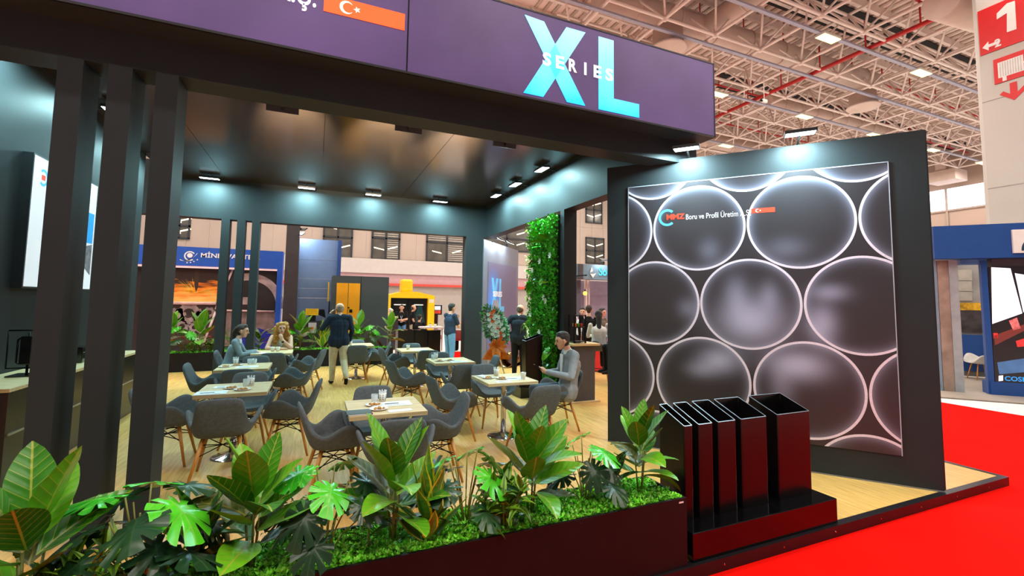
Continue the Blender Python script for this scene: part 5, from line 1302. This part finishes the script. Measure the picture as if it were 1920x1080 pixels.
ph_, w_, h_ = photo('gear_photo', (314, 571, 404, 645), mat('gear_print', (52, 44, 42), .4, var=.5, scale=3))
for (gx_, gz_, gr_) in ((.18, .72, .17), (.42, .78, .24), (.68, .66, .16), (.3, .45, .13), (.85, .8, .12), (.55, .42, .1)):
    g_ = MB()
    for k in range(14): g_.prism(ringpoly(gx_*w_, gz_*h_, gr_*h_*.5, gr_*h_*(1 if k % 2 else 1.18), 2*PI*k/14, 2*PI*(k+1)/14, 3), (0, -.004, 0), X_, Z_, -Y_, .002)
    g_.build('gear_picture', mat('gear_grey', (150, 142, 140), .4, var=.4, scale=7), ph_)
ph_, w_, h_ = photo('pipe_photo', (424, 505, 516, 580), mat('pipe_print2', (40, 32, 32), .4, var=.4, scale=3))
MB().prism(ringpoly(w_*.45, h_*.1, h_*.62, h_*.8, -.1, 1.9), (0, -.004, 0), X_, Z_, -Y_, .003).build('bent_pipe_picture', mat('bent_pipe', (176, 160, 158), .4, var=.3, scale=4), ph_)
MB().box((w_*.15, -.006, h_*.12), (w_*.6, 0, h_*.3)).build('coupling_picture', MATS['bent_pipe'], ph_)
ph_, w_, h_ = photo('coil_photo', (420, 585, 514, 648), mat('coil_print', (126, 110, 104), .4, var=.5, scale=3))
MB().prism(ringpoly(w_*.6, -h_*.1, 0.01, h_*.62, 0, PI), (0, -.004, 0), X_, Z_, -Y_, .003).build('blue_disc_picture', mat('disc_blue', (24, 44, 150), .4), ph_)
def bar(p0, p1, r=.035):
    a, b_ = PY(*p0, YM+.24), PY(*p1, YM+.24); wb(MB().cyl(a, b_, r, n=6), 'white_bar', mat('white_bar', (222, 196, 190), .5), mv)
bar((380, 648), (404, 585)); bar((404, 580), (438, 502)); bar((318, 568), (405, 569), .05); bar((420, 582), (514, 584), .03)
a = PY(376, 489, YM-.01); b_ = PY(487, 489, YM-.01)
wfix(text('lettering', 'MİNERVA STEEL', M_pw, (a.x, YM-.012, PY(420, 484.5, YM).z), X_, Z_, b_.x-a.x, .2, mv, .02), mv)
c = PY(356, 480, YM); lg = MB().prism(ringpoly(0, 0, .12, .155, .6, 5.4), (c.x, YM-.004, c.z), X_, Z_, -Y_, .003).prism(ringpoly(.0, .02, .0, .075, 0, 2*PI), (c.x, YM-.004, c.z), X_, Z_, -Y_, .003)
wb(lg, 'logo', M_pw, mv)
wb(MB().prism([(c.x-.26+.46*i/12, c.z-.14+.22*i/12-.12*math.sin(PI*i/12)) for i in range(13)]+[(c.x+.2-.46*i/12, c.z+.11-.22*i/12-.16*math.sin(PI*i/12)) for i in range(13)], (0, YM-.006, 0), X_, Z_, -Y_, .003), 'logo_orbit', M_pw, mv)
for k in range(4): wb(MB().prism(star(c.x-.06+.09*k, c.z-.22+.012*k*k, .03), (0, YM-.004, 0), X_, Z_, -Y_, .003), 'logo_star', M_pw, mv)

Y2 = 16.0
gp_ = root_at('slate_stand', 'blue-grey panelled wall of the neighbouring stand beside a dark pillar', 'trade stand', 590, Y2)
zt2 = PY(595, 449, Y2+.5).z
for k, (ya, yb) in enumerate(((449, 488), (488, 523), (523, 541), (541, 559), (559, 650))):
    x0_, x1_ = PY(558, 540, Y2+.5).x, PY(632, 540, Y2+.5).x
    wb(MB().box((x0_, Y2+.5, max(ZC, PY(595, yb, Y2+.5).z)+.008), (x1_, Y2+.6, PY(595, ya, Y2+.5).z)), 'wall_panel', mat('slate_blue', (104, 128, 164), .4, var=.06), gp_)
tbox('dark_pillar', (532, 400, 557, 655), mat('pillar_brown', (58, 52, 56), .5), gp_, Y2, .0, False)
x0_, x1_ = PY(532, 540, Y2).x, PY(557, 540, Y2).x
wb(MB().box((x0_, Y2, ZC), (x1_, Y2+.5, 4.6)), 'dark_pillar', MATS['pillar_brown'], gp_)
bpy.data.objects.remove([o for o in gp_.children if o.name.startswith('dark_pillar')][0])
wb(MB().box((PY(632, 500, Y2+.4).x, Y2+.35, ZC), (PY(639, 500, Y2+.4).x, Y2+.7, zt2)), 'blue_post', mat('post_blue', (40, 70, 130), .4), gp_)
for (px, py, lab) in ((566, 431, 'upper'), (561, 440, 'lower')):
    p = PY(px, py, Y2+.1); flood(p, (.3, .5, -1), 'white floodlight on the neighbouring slate stand, %s of two' % lab, 'floodlights on the slate stand', E=FLOOD_W*.2, col=(.85, .93, 1), arm=(x1_-.05, Y2+.2, p.z+.1), size=(.3, .2))
Y3 = 15.2
cbn = root_at('machine_cabinet', 'tall slate machine cabinet with two orange doors', 'cabinet', 675, Y3)
x0_, x1_, zt3 = PY(622, 570, Y3).x, PY(728, 570, Y3).x, PY(675, 518, Y3).z
wb(MB().box((x0_, Y3, ZC), (x1_, Y3+1.2, zt3)), 'body', mat('cabinet_slate', (62, 70, 76), .5, var=.05), cbn)
M_or = mat('orange_door', (252, 172, 12), .4, var=.08, scale=2)
da, dm, db = PY(630, 570, Y3).x, PY(652, 570, Y3).x, PY(674, 570, Y3).x; dz0, dz1 = PY(652, 624, Y3).z, PY(652, 531, Y3).z
for a, b_ in ((da, dm-.008), (dm+.008, db)):
    d_ = wb(MB().box((a, Y3-.03, dz0), (b_, Y3, dz1)), 'door', M_or, cbn)
wb(MB().bbox((dm+.05, Y3-.06, PY(652, 586, Y3).z), (dm+.14, Y3-.03, PY(652, 580, Y3).z), .006), 'handle', M_blackdk, d_); wb(MB().cyl((dm+.03, Y3-.05, PY(652, 577, Y3).z), (dm+.03, Y3-.03, PY(652, 577, Y3).z), .025, n=10), 'lock', M_blackdk, d_)
wb(MB().box((PY(675, 570, Y3).x, Y3-.004, ZC), (PY(676, 570, Y3).x, Y3, zt3)), 'panel_joint', M_wire, cbn)
mc = root_at('laser_machine', 'dark machine with yellow label arm and grey control box before the slate wall', 'machine', 590, Y3)
a, _, b_, zh = bpx(564, 602, 618, 656, Y3-.1); wb(MB().box((a, Y3-.1, ZC), (b_, Y3+.2, zh)), 'base', mat('machine_dark', (36, 40, 44), .5), mc)
tbox('control_box', (578, 605, 593, 624), mat('control_grey', (186, 190, 196), .5), mc, Y3-.1, .04)
p = PY(585.5, 615, Y3-.14); wb(MB().cyl(p, p+V((0, -.03, 0)), .04, n=12), 'stop_button', mat('stop_orange', (230, 120, 20), .4), mc)
tbox('label_arm', (573, 579, 597, 591), mat('label_yellow', (255, 204, 20), .4), mc, Y3-.1, .12, True)
a = PY(575, 590, Y3-.105); b_ = PY(595, 590, Y3-.105); wfix(text('lettering', 'G920TRS', mat('label_gold', (214, 158, 10), .5), (a.x, Y3-.105, PY(585, 589, Y3-.1).z), X_, Z_, b_.x-a.x, .16, mc), mc)
wb(MB().prism([(PY(597, 585, Y3).x, PY(600, 590, Y3).z), (PY(611, 585, Y3).x, PY(600, 596, Y3).z), (PY(608, 585, Y3).x, PY(600, 580, Y3).z), (PY(598, 585, Y3).x, PY(600, 580, Y3).z)], (0, Y3-.1, 0), X_, Z_, Y_, .14), 'hood', M_blackdk, mc)
wb(MB().box((PY(585, 600, Y3).x-.1, Y3-.02, PY(585, 603, Y3).z), (PY(585, 600, Y3).x+.1, Y3+.05, PY(585, 590, Y3).z)), 'neck', M_blackdk, mc)
yb_ = root_at('yellow_bar', 'thin yellow strip light on the slate stand', 'strip', 616, Y3+.6); tbox('strip', (614.5, 529, 617, 565), mat('label_yellow', (255, 204, 20), .4), yb_, Y3+.75, .04)
a, _, b_, zh = bpx(614.5, 565, 617, 650, Y3+.75); wb(MB().box((a, Y3+.71, ZC), (b_, Y3+.75, zh)), 'carrier', M_blackdk, yb_)

YY = 20.5
ky = root_at('yellow_kiosk', 'yellow kiosk with gabled roof and dark screen front', 'kiosk', 772, YY)
M_yel = mat('kiosk_yellow', (252, 196, 8), .4, var=.06)
def zpx(x, y, Y=YY): return PY(x, y, Y)
l, r_, e_, a_ = zpx(729, 560).x, zpx(815, 560).x, zpx(772, 559).z, zpx(772, 547).z
wb(MB().prism([(l, e_), (r_, e_), (r_, e_+.12), (zpx(783, 550).x, a_), (zpx(757, 550).x, a_), (l, e_+.12)], (0, YY, 0), X_, Z_, Y_, 2.0), 'roof', M_yel, ky)
wb(MB().box((l, YY, ZC), (zpx(733, 560).x, YY+.3, e_)), 'post', M_yel, ky); wb(MB().box((zpx(803, 560).x, YY, ZC), (r_, YY+.3, e_)), 'post', M_yel, ky)
wb(MB().bbox((zpx(755, 540).x, YY+.3, a_-.02), (zpx(777, 540).x, YY+.9, zpx(766, 523).z), .1), 'chimney', M_yel, ky)
wb(MB().box((zpx(733, 560).x, YY+.2, ZC), (zpx(803, 560).x, YY+.3, e_)), 'screen', mat('kiosk_screen', (22, 26, 22), .2, var=.5, scale=2), ky)
wb(MB().box((zpx(767, 560).x, YY+.14, ZC), (zpx(769, 560).x, YY+.22, e_)), 'mullion', M_blackdk, ky)
wb(MB().prism([(zpx(778, 560).x, zpx(780, 606).z), (zpx(800, 560).x, zpx(780, 606).z), (zpx(793, 560).x, zpx(780, 573).z), (zpx(786, 560).x, zpx(780, 573).z)], (0, YY+.2, 0), X_, Z_, -Y_, .02), 'screen_picture', mat('screen_teal', (18, 60, 62), .3), ky)
for (xa_, xb2) in ((740, 762), (778, 795)): wb(MB().box((zpx(xa_, 571).x, YY+.17, zpx(750, 572.3).z), (zpx(xb2, 571).x, YY+.2, zpx(750, 570.5).z)), 'light_line', mat('screen_line', (230, 230, 220), .4, emit=.6), ky)
for k in range(3): wb(MB().box((zpx(805+3*k, 560).x, YY-.01, zpx(808, 568).z), (zpx(807+3*k, 560).x, YY, zpx(808, 561).z)), 'vent', M_white, ky)
tv = root_at('wall_screen', 'small wall screen with blue and red picture right of the yellow kiosk', 'screen', 820, YY+1.5)
tbox('frame', (813, 572, 828, 590), M_blackdk, tv, YY+1.5, .08); tbox('picture', (815, 574, 826, 581), mat('tv_blue', (190, 210, 240), .4, emit=.6), tv, YY+1.41, .01); tbox('picture_lower', (815, 582, 826, 588), mat('tv_red', (190, 60, 40), .4, emit=.3, var=.4), tv, YY+1.41, .01)
wb(MB().box((zpx(815, 560, YY+1.5).x, YY+1.5, ZC), (zpx(822, 560, YY+1.5).x, YY+1.55, zpx(820, 575, YY+1.5).z)), 'stand', M_blackdk, tv)
ko = root_at('reception_desk', 'dark kiosk desk with white flowers left of the yellow kiosk', 'desk', 738, 18.0); tbox('body', (727, 596, 746, 655), mat('desk_brown', (48, 42, 44), .5), ko, 18.0, .6, True); tbox('worktop', (726, 594, 747, 596.5), M_oak, ko, 17.95, .7, True)
fv = root_at('flower_vase', 'white flowers in a small vase on the dark kiosk desk', 'flowers', 732, 18.2); p = PY(732, 594, 18.2); fv.location = (p.x, 18.2, p.z+.01)
MB().lathe([(0, 0), (.06, 0), (.08, .1), (.05, .16), (.055, .16), (.0, .02)], n=14).build('vase', M_ceramic, fv)
for k in range(9): MB().sph((.07*math.cos(k*2.4)*math.sqrt(k/8), .07*math.sin(k*2.4)*math.sqrt(k/8), .24+.05*math.cos(k)), .045, 7, 5).build('blossom', wl_flower, fv)
YC = 14.9
for k, (xa_, xb2, wh) in enumerate(((746, 776, 'left'), (778, 801, 'middle'), (803, 826, 'right'))):
    t = root_at('black_box', 'tall black display box behind the rear tables, %s of three' % wh, 'display box', (xa_+xb2)/2, YC, 'black display boxes')
    a, b_ = PY(xa_, 640, YC).x, PY(xb2, 640, YC).x; h_ = PY((xa_+xb2)/2, 619, YC).z
    wb(MB().box((a, YC, ZC), (b_, YC+.5, h_-.02)), 'body', mat('box_black', (12, 12, 13), .3), t); wb(MB().box((a-.01, YC-.01, h_-.02), (b_+.01, YC+.51, h_)), 'lid', M_blackdk, t)
# desks and chairs behind the boxes
kd = root_at('meeting_table', 'pale long table with small pots before the yellow kiosk', 'table', 808, 17.0); tbox('table_top', (790, 613, 832, 616), M_white, kd, 16.9, .8, True)
for px in (795, 828): tbox('leg', (px, 616, px+1.5, 660), M_alu, kd, 17.2, .05, True)
for k, px in enumerate((807, 816)):
    p = PY(px, 612.5, 17.3); t = thing('potted_plant', 'small green pot plant on the pale long table, %s of two' % ('left', 'right')[k], 'plant', (p.x, 17.3, PY(808, 613, 16.9).z+.003), 0, 'small pot plants')
    MB().lathe([(0, 0), (.05, 0), (.065, .08), (0, .075)], n=12).build('pot', M_white, t)
    for i in range(8): leaf_at('drac', t, V((0, 0, .07)), i*2.4, .3+.1*i, 1.1)
def tubchair(label, px, Y, rot, c):
    p = PY(px, 640, Y); t = thing('tub_chair', label, 'chair', (p.x, Y, ZC), rot, 'chairs of the neighbouring stand')
    key = 'tub_%d' % c[0]
    if key not in MATS:
        mm = SHELL.copy(); mm.materials.clear(); mm.materials.append(mat(key, c, .8)); MATS[key+'m'] = mm
    put('shell', MATS[key+'m'], t)
    for me in LEGS: put('leg', me, t)
tubchair('beige tub chair left of the pale long table', 783, 16.3, 0, (168, 140, 124)); tubchair('beige tub chair right of the pale long table', 811, 16.2, 0, (168, 140, 124)); tubchair('mauve tub chair at the edge of the corner pillar', 861, 16.6, -.3, (150, 104, 100))
far_person('person with raised bare arm half hidden behind the corner pillar', 872, 650, 16.9, PI/2, [C_black, C_black, C_shoe, C_black], sit(elL=(-.24, .1, .9), wrL=(-.1, .3, 1.1)), sleeves='short', jacket=False)

# ------------------------------------------------------------------ stand seen through the right opening
YS = 14.0
sk = root_at('glass_stand', 'pale grey stand with round teal logo seen through the right opening', 'trade stand', 1110, YS)
def S(x, y): return PY(x, y, YS)
wb(MB().box((S(1060, 500).x, YS, S(1110, 524).z), (S(1190, 500).x, YS+.4, S(1110, 496).z)), 'fascia', mat('stand_pale', (104, 130, 142), .5, var=.05), sk)
wb(MB().box((S(1084, 500).x, YS-.02, S(1110, 524).z), (S(1093, 500).x, YS, S(1110, 496).z)), 'dark_end', mat('stand_brown', (70, 62, 64), .5), sk)
wb(MB().box((S(1060, 560).x, YS+.9, ZC), (S(1190, 560).x, YS+1.0, S(1110, 524).z)), 'rear_wall', mat('stand_lilac', (140, 140, 160), .5), sk)
for px, w in ((1095, 8), (1112, 3), (1118, 2)): wb(MB().box((S(px, 560).x, YS+.5, ZC), (S(px+w, 560).x, YS+.6, S(1110, 524).z)), 'post', mat('stand_post', (96, 106, 120), .5) if px < 1100 else M_white, sk)
wfix(text('lettering', 'Soko', mat('letter_cyan', (60, 190, 232), .4, emit=.4), (S(1122, 512).x, YS-.03, S(1130, 517).z), X_, Z_, .72, .3, sk, .02), sk)
c = S(1111, 511); wb(MB().prism([(c.x-.13, c.z-.02), (c.x-.05, c.z+.2), (c.x, c.z+.05)], (0, YS-.02, 0), X_, Z_, -Y_, .01).prism([(c.x+.13, c.z-.02), (c.x+.0, c.z-.2), (c.x-.13, c.z-.04), (c.x, c.z-.06)], (0, YS-.02, 0), X_, Z_, -Y_, .01), 'logo', M_white, sk)
flood(S(1126, 489)-V((0, .25, 0)), (0, .5, -1), 'white floodlight above the pale stand lettering', 'floodlights on the pale stand', E=FLOOD_W*.08, col=(.9, .97, 1), arm=S(1126, 496)+V((0, .1, 0)))
p = PY(1097, 550, YS-.6); t = thing('pendant_lamp', 'glowing orange pendant bulb hanging at the pale stand', 'lamp', p)
MB().sph((0, 0, 0), .07, 12, 8).build('bulb', mat('bulb_orange', (255, 170, 50), .4, emit=5, var=0), t); MB().cyl((0, 0, .06), (0, 0, .14), .025, n=10).build('socket', M_blackdk, t); MB().cyl((0, 0, .14), (0, 0, .62), .006, n=6).build('cord', mat('cord_orange', (200, 110, 40), .5), t)
MB().box((-.05, -.05, .6), (.05, .7, .64)).build('arm', M_blackdk, t)
rs = thing('red_banner', 'narrow red banner behind the oak-topped counter', 'banner', (PY(1116, 640, 10.5).x, 10.5, ZC)); 
MB().box((-.1, -.01, .02), (.22, .0, 1.15)).build('cloth', mat('banner_red', (214, 60, 50), .7), rs); MB().box((-.12, -.1, 0), (.24, .1, .02)).build('foot', M_alu, rs)
def stool(label, px, Y, rot, c):
    p = PY(px, 650, Y); t = thing('bar_stool', label, 'stool', (p.x, Y, 0 if p.x < 6.8 else ZC), rot, 'bar stools by the counter')
    o = put('shell', MATS.get('stoolm') or SHELL, t); o.location = (0, 0, .3)
    for sx in (-1, 1):
        for sy in (-1, 1): MB().cyl((sx*.14, sy*.12, .72), (sx*.24, sy*.22, 0), .02, .012, n=8).build('leg', M_legwood, t)
    MB().tube([(-.2, -.19, .28), (.2, -.19, .28), (.2, .19, .28), (-.2, .19, .28), (-.2, -.19, .28)], .008, 6).build('foot_ring', M_wire, t)
    return p
mm = SHELL.copy(); mm.materials.clear(); mm.materials.append(mat('stool_grey', (92, 96, 100), .8)); MATS['stoolm'] = mm
YP = 8.9
q1 = stool('grey bar stool with wooden legs under the seated woman in white', 1122, YP, PI/2-.6, 0); q2 = stool('grey bar stool with wooden legs at the edge of the graphic wall', 1168, YP-.7, PI/2, 0)
person('woman in white blouse with long dark hair sitting on a bar stool', (q1.x, YP, .29), -.5, sit(), [C_shirtw, C_black, C_shoe, C_shirtw], vox=.012, hair='long', haircol=(24, 20, 20), jacket=False, build=.9)
person('person in black seated at the edge of the graphic wall', (q2.x, YP-.7, .29), 1.3, sit(), [C_black, C_black, C_shoe, C_black], vox=.014, hair='short', jacket=False)
for (px, Y, rot, m4, hc, lab, pz) in ((1092, 11.9, PI-.6, [C_shirtw, C_black, C_shoe, C_shirtw], (30, 26, 24), 'man in white shirt standing at the pale stand', None), (1104, 10.4, -.7, [C_black, C_black, C_shoe, C_black], (50, 40, 34), 'man in black jacket seen from behind at the pale stand', None), (1128, 11.2, PI+.5, [C_brown, C_black, C_shoe, C_brown], (26, 22, 20), 'man in brown shirt with folded hands at the pale stand', stand(elL=(-.22, .1, 1.15), wrL=(.02, .25, 1.1), hdL=(1, .3, 0), elR=(.22, .1, 1.15), wrR=(-.02, .25, 1.06), hdR=(-1, .3, 0)))):
    p = PY(px, 650, Y); person(lab, (p.x, Y, ZC if p.x > 6.9 else 0), rot, pz or stand(), m4, vox=.012, hair='short', haircol=hc, jacket=False, build=1.05)

# ------------------------------------------------------------------ right-hand blue stand, platform, white hall column
BP = PZ(1775, 735, ZC); BD = V((.68, -.733, 0)).normalized(); BN = BD.cross(Z_)
pf = [PZ(1770, 764, ZC), PZ(1920, 790, ZC)]
def Bs(x, y, d=0.0): v = PP(x, y, BP-BN*d, BN); return (v-BP).dot(BD), v.z
bs = thing('blue_stand', 'blue trade stand with large video wall at the right edge', 'trade stand', BP)
def bbx(name, px, d0, d1, m):
    s0, _ = Bs(px[0], (px[1]+px[3])/2, d0); s1, _ = Bs(px[2], (px[1]+px[3])/2, d0); _, z1 = Bs((px[0]+px[2])/2, px[1], d0); _, z0 = Bs((px[0]+px[2])/2, px[3], d0)
    return wb(MB().obox(BP, BD, -BN, Z_, (s0, d0, max(z0, ZC+.02)), (s1, d1, z1)), name, m, bs)
M_b2 = mat('stand_navy', (20, 70, 140), .45, var=.06)
s0, zf1 = Bs(1740, 421); _, zf0 = Bs(1800, 479); s9 = Bs(2300, 450)[0]
wb(MB().obox(BP, BD, -BN, Z_, (s0, -.25, zf0), (6.5, .5, zf1)), 'fascia', M_b2, bs)
bbx('white_sign', (1899, 422, 1960, 466), -.3, -.25, M_white)
sx_, zx_ = Bs(1916, 455); wb(MB().prism(ringpoly(sx_+.15, zx_-.1, .18, .3, 1.2, 3.2), BP+BN*.301, BD, Z_, BN, .006), 'sign_swirl', mat('swirl_navy', (30, 60, 90), .4), bs)
bbx('edge_post', (1757, 481, 1762, 735), 0, .12, mat('post_steel', (120, 140, 160), .4)); bbx('marble_pillar', (1763, 481, 1784, 735), 0, .08, mat('brown_marble', (146, 128, 116), .5, var=.25, scale=4)); bbx('grey_pillar', (1785, 481, 1802, 737), -.02, .08, mat('pillar_grey', (150, 158, 164), .5))
bbx('blue_post', (1846, 481, 1858, 742), -.02, .08, M_b2); bbx('lintel', (1802, 479, 1850, 488), 0, .3, mat('lintel_blue', (70, 120, 180), .5))
bbx('dark_header', (1859, 477, 1990, 492), 0, .4, mat('header_dark', (64, 54, 62), .5)); bbx('video_wall', (1859, 492, 1990, 712), -.02, .2, mat('video_dark', (36, 30, 34), .3)); bbx('base', (1858, 712, 1990, 742), -.05, .3, M_b2)
def vid(name, pts, m): wb(MB().prism([Bs(*p) for p in pts], BP+BN*.021, BD, Z_, BN, .004), name, m, bs)
M_vw = mat('video_white', (240, 240, 255), .4, emit=.8, var=.03)
vid('screen_picture', [(1859, 600), (1915, 580), (1893, 496), (1857, 494)], M_vw); vid('screen_picture', [(1917, 578), (1990, 560), (1990, 520), (1901, 505)], M_vw)
vid('screen_picture', [(1862, 622), (1920, 600), (1920, 612), (1864, 640)], mat('video_brown', (120, 50, 44), .4, emit=.2)); vid('screen_picture', [(1868, 672), (1920, 664), (1920, 690), (1872, 694)], mat('video_blue', (70, 110, 160), .4, emit=.3))
c1, c2 = Bs(1865, 622); vid('screen_picture', [(1861, 617), (1869, 617), (1870, 626), (1862, 627)], mat('video_red', (220, 50, 50), .4, emit=.5)); vid('screen_picture', [(1903, 632), (1940, 620), (1940, 640), (1906, 643)], MATS['video_red'])
vid('screen_picture', [(1890, 594), (1905, 588), (1912, 608), (1898, 612)], mat('video_pink', (220, 110, 110), .4, emit=.4, var=.4, scale=20))
wfix(text('video_lettering', 'COSMOTEK', mat('video_cyan', (40, 140, 220), .4, emit=.8), BP+BN*.027+BD*Bs(1882, 702)[0]+Z_*Bs(1882, 706)[1], BD, Z_, .75, .1, bs, .02), bs)
vid('screen_emblem', [(1871, 707), (1879, 706), (1879, 696), (1871, 697)], M_vw)
# interior of the stand: photo wall, stools
hall_pic = mat('machine_hall_print', (150, 148, 144), .5, var=.3, scale=1.5)
bbx('photo_wall', (1780, 488, 1880, 700), 3.0, 3.05, hall_pic)
def inner(px, d):   # point on the platform behind the stand line
    v = PZ(px[0], px[1], ZC+.02); return v
for k, (a0, b0) in enumerate(((500, 520), (521, 540), (541, 558))): bbx('picture_panel', (1797, a0, 1822, b0), 2.97, 3.0, mat('pic_pale', (176, 172, 160), .5))
bbx('picture_machine', (1797, 562, 1850, 576), 2.97, 3.0, mat('pic_yellow', (214, 160, 30), .5, var=.6, scale=6)); bbx('picture_machine', (1797, 577, 1850, 618), 2.97, 3.0, mat('pic_dark', (60, 54, 56), .5, var=.6, scale=5)); bbx('counter_front', (1785, 622, 1860, 690), 2.93, 3.0, M_b2)
pm_ = MB(); q = [BP-BD*6+BN*.9, BP+BD*7+BN*.9, BP+BD*7-BN*9, BP-BD*6-BN*9]
struct(MB().prism([(v.x, v.y) for v in q], (0, 0, ZC+.001), X_, Y_, Z_, .02).build('floor_platform', M_beigefl), 'pale beige floor of the right-hand blue stand')
def wstool(label, px, py, high):
    p = PZ(px, py, ZC+.021); t = thing('white_chair', label, 'stool', p, .8, 'white chairs on the blue stand'); h = .3 if high else 0
    if 'whitem' not in MATS: MATS['whitem'] = SHELL.copy(); MATS['whitem'].materials.clear(); MATS['whitem'].materials.append(mat('white_shell', (205, 203, 196), .35))
    o = put('shell', MATS['whitem'], t); o.location = (0, 0, h)
    for sx in (-1, 1):
        for sy in (-1, 1): MB().cyl((sx*.14, sy*.12, .42+h), (sx*.22, sy*.2, 0), .016, .012, n=8).build('leg', M_alu if high else M_legwood, t)
    if high: MB().tube([(-.19, -.17, .25), (.19, -.17, .25), (.19, .17, .25), (-.19, .17, .25), (-.19, -.17, .25)], .009, 6).build('foot_ring', M_alu, t)
wstool('white bar stool at the left of the blue stand opening', 1812, 690, True); wstool('white bar stool right of the first one in the blue stand opening', 1838, 688, True); wstool('white shell chair with wooden legs in the blue stand opening', 1841, 712, False)
# white hall column with red signs
XC = 17.2
yl = PX(1843, 380, XC).y
hc = thing('hall_column', 'massive white hall column with red hall number and hose reel signs', 'column', (XC+1, yl-1.3, ZC))
col_ = MB().bbox((XC, yl-2.8, ZC), (XC+2.6, yl, 14.25), .12); wb(col_, 'shaft', mat('column_white', (192, 187, 179), .5, var=.04, scale=1.0), hc)
for py in (193, 356): z = PX(1843, py, XC).z; wb(MB().box((XC-.004, yl-2.7, z-.012), (XC+.0, yl-.12, z+.012)), 'joint', mat('column_joint', (150, 144, 138), .6), hc)
def cq(name, pts, m, t=.006, off=0.0): wb(MB().prism([(-(PX(*p, XC).y), PX(*p, XC).z) for p in pts], (XC-off, 0, 0), -Y_, Z_, -X_, t), name, m, hc)
M_sr = mat('sign_red', (206, 16, 20), .4, var=.04)
ya, yb2 = PX(1831, 50, XC).y, yl-2.6; zs0, zs1 = PX(1835, 107, XC).z, PX(1831, 24, XC).z
ya = PX(1836, 60, XC).y
wb(MB().box((XC-.03, yb2, zs0), (XC-.004, min(ya, yl+.0), zs1)), 'hall_sign', M_sr, hc)
u = -Y_
p1 = PX(1870, 62, XC); p2 = PX(1911, 50, XC); wb(MB().prism([(-PX(*q_, XC).y, PX(*q_, XC).z) for q_ in ((1870, 37), (1889, 25), (1889, 61), (1907, 55), (1904, 2), (1889, 7), (1870, 26))], (XC-.03, 0, 0), u, Z_, -X_, .006), 'sign_number', M_white, hc)
p1 = PX(1866, 85, XC); p2 = PX(1878, 80, XC); wfix(text('sign_number', '2', M_white, V((XC-.034, p1.y, PX(1872, 88, XC).z)), u, Z_, abs(p2.y-p1.y), PX(1872, 73, XC).z-PX(1872, 88, XC).z, hc, .03), hc)
ay, az = -PX(1843, 90, XC).y, PX(1843, 91, XC).z
wb(MB().prism([(ay, az), (ay+.13, az+.13), (ay+.13, az+.04), (ay+.33, az+.04), (ay+.33, az-.04), (ay+.13, az-.04), (ay+.13, az-.13)], (XC-.03, 0, 0), u, Z_, -X_, .006), 'arrow', M_white, hc)
yr0 = PX(1864, 130, XC).y; zr1, zr0_ = PX(1864, 113, XC).z, PX(1866, 159, XC).z
wb(MB().box((XC-.03, yb2, zr0_), (XC-.004, yr0, zr1)), 'hose_sign', M_sr, hc)
hy, hz0, hz1 = -PX(1872, 130, XC).y, PX(1875, 147, XC).z, PX(1875, 113, XC).z
hz1 = hz0+(zr1-zr0_)*.62
wb(MB().box((XC-.036, -hy-.5, hz0), (XC-.03, -hy, hz1)), 'hose_drum', M_white, hc)
for k in range(9): wb(MB().box((XC-.04, -hy-.06-k*.05, hz0+.02), (XC-.036, -hy-.04-k*.05, hz1-.02)), 'hose_line', mat('drum_line', (190, 186, 180), .5), hc)
wb(MB().box((XC-.036, -hy-.16, hz0-.12), (XC-.03, -hy-.08, hz0)), 'hose_end', M_white, hc); wb(MB().box((XC-.036, -hy-1.1, (hz0+hz1)/2-.02), (XC-.03, -hy-.5, (hz0+hz1)/2+.03)), 'valve_bar', M_white, hc)
wb(MB().prism(ringpoly(hy+.85, (hz0+hz1)/2, .12, .17, 0, 2*PI), (XC-.031, 0, 0), u, Z_, -X_, .006), 'valve_wheel', M_white, hc)
ay, az = -PX(1901, 170, XC).y, PX(1901, 188, XC).z
wb(MB().prism([(ay, az), (ay+.28, az+.26), (ay+.2, az+.33), (ay+.07, az+.2), (ay+.07, az+.5), (ay-.07, az+.5), (ay-.07, az+.2), (ay-.2, az+.33), (ay-.28, az+.26)], (XC-.004, 0, 0), u, Z_, -X_, .008), 'arrow_down', M_sr, hc)
# duct horn beside the column
t = pipe('air_duct', 'fat cream air duct meeting the white hall column', 'air duct', PZ(1765, 2, 11.4), PZ(1850, 20, 11.4)+V((1.5, 0, 0)), .55, M_duct, (), 'air ducts')
# box unit on the far wall
p = PX(1765, 330, 42.5); t = thing('air_unit', 'cream box air unit hanging on the far side wall', 'air unit', p); MB().bbox((-.2, -.9, -.4), (1.5, .9, .4), .04).build('casing', M_duct, t); MB().box((-.1, -.3, .4), (.3, .3, 1.6)).build('riser', M_duct, t)
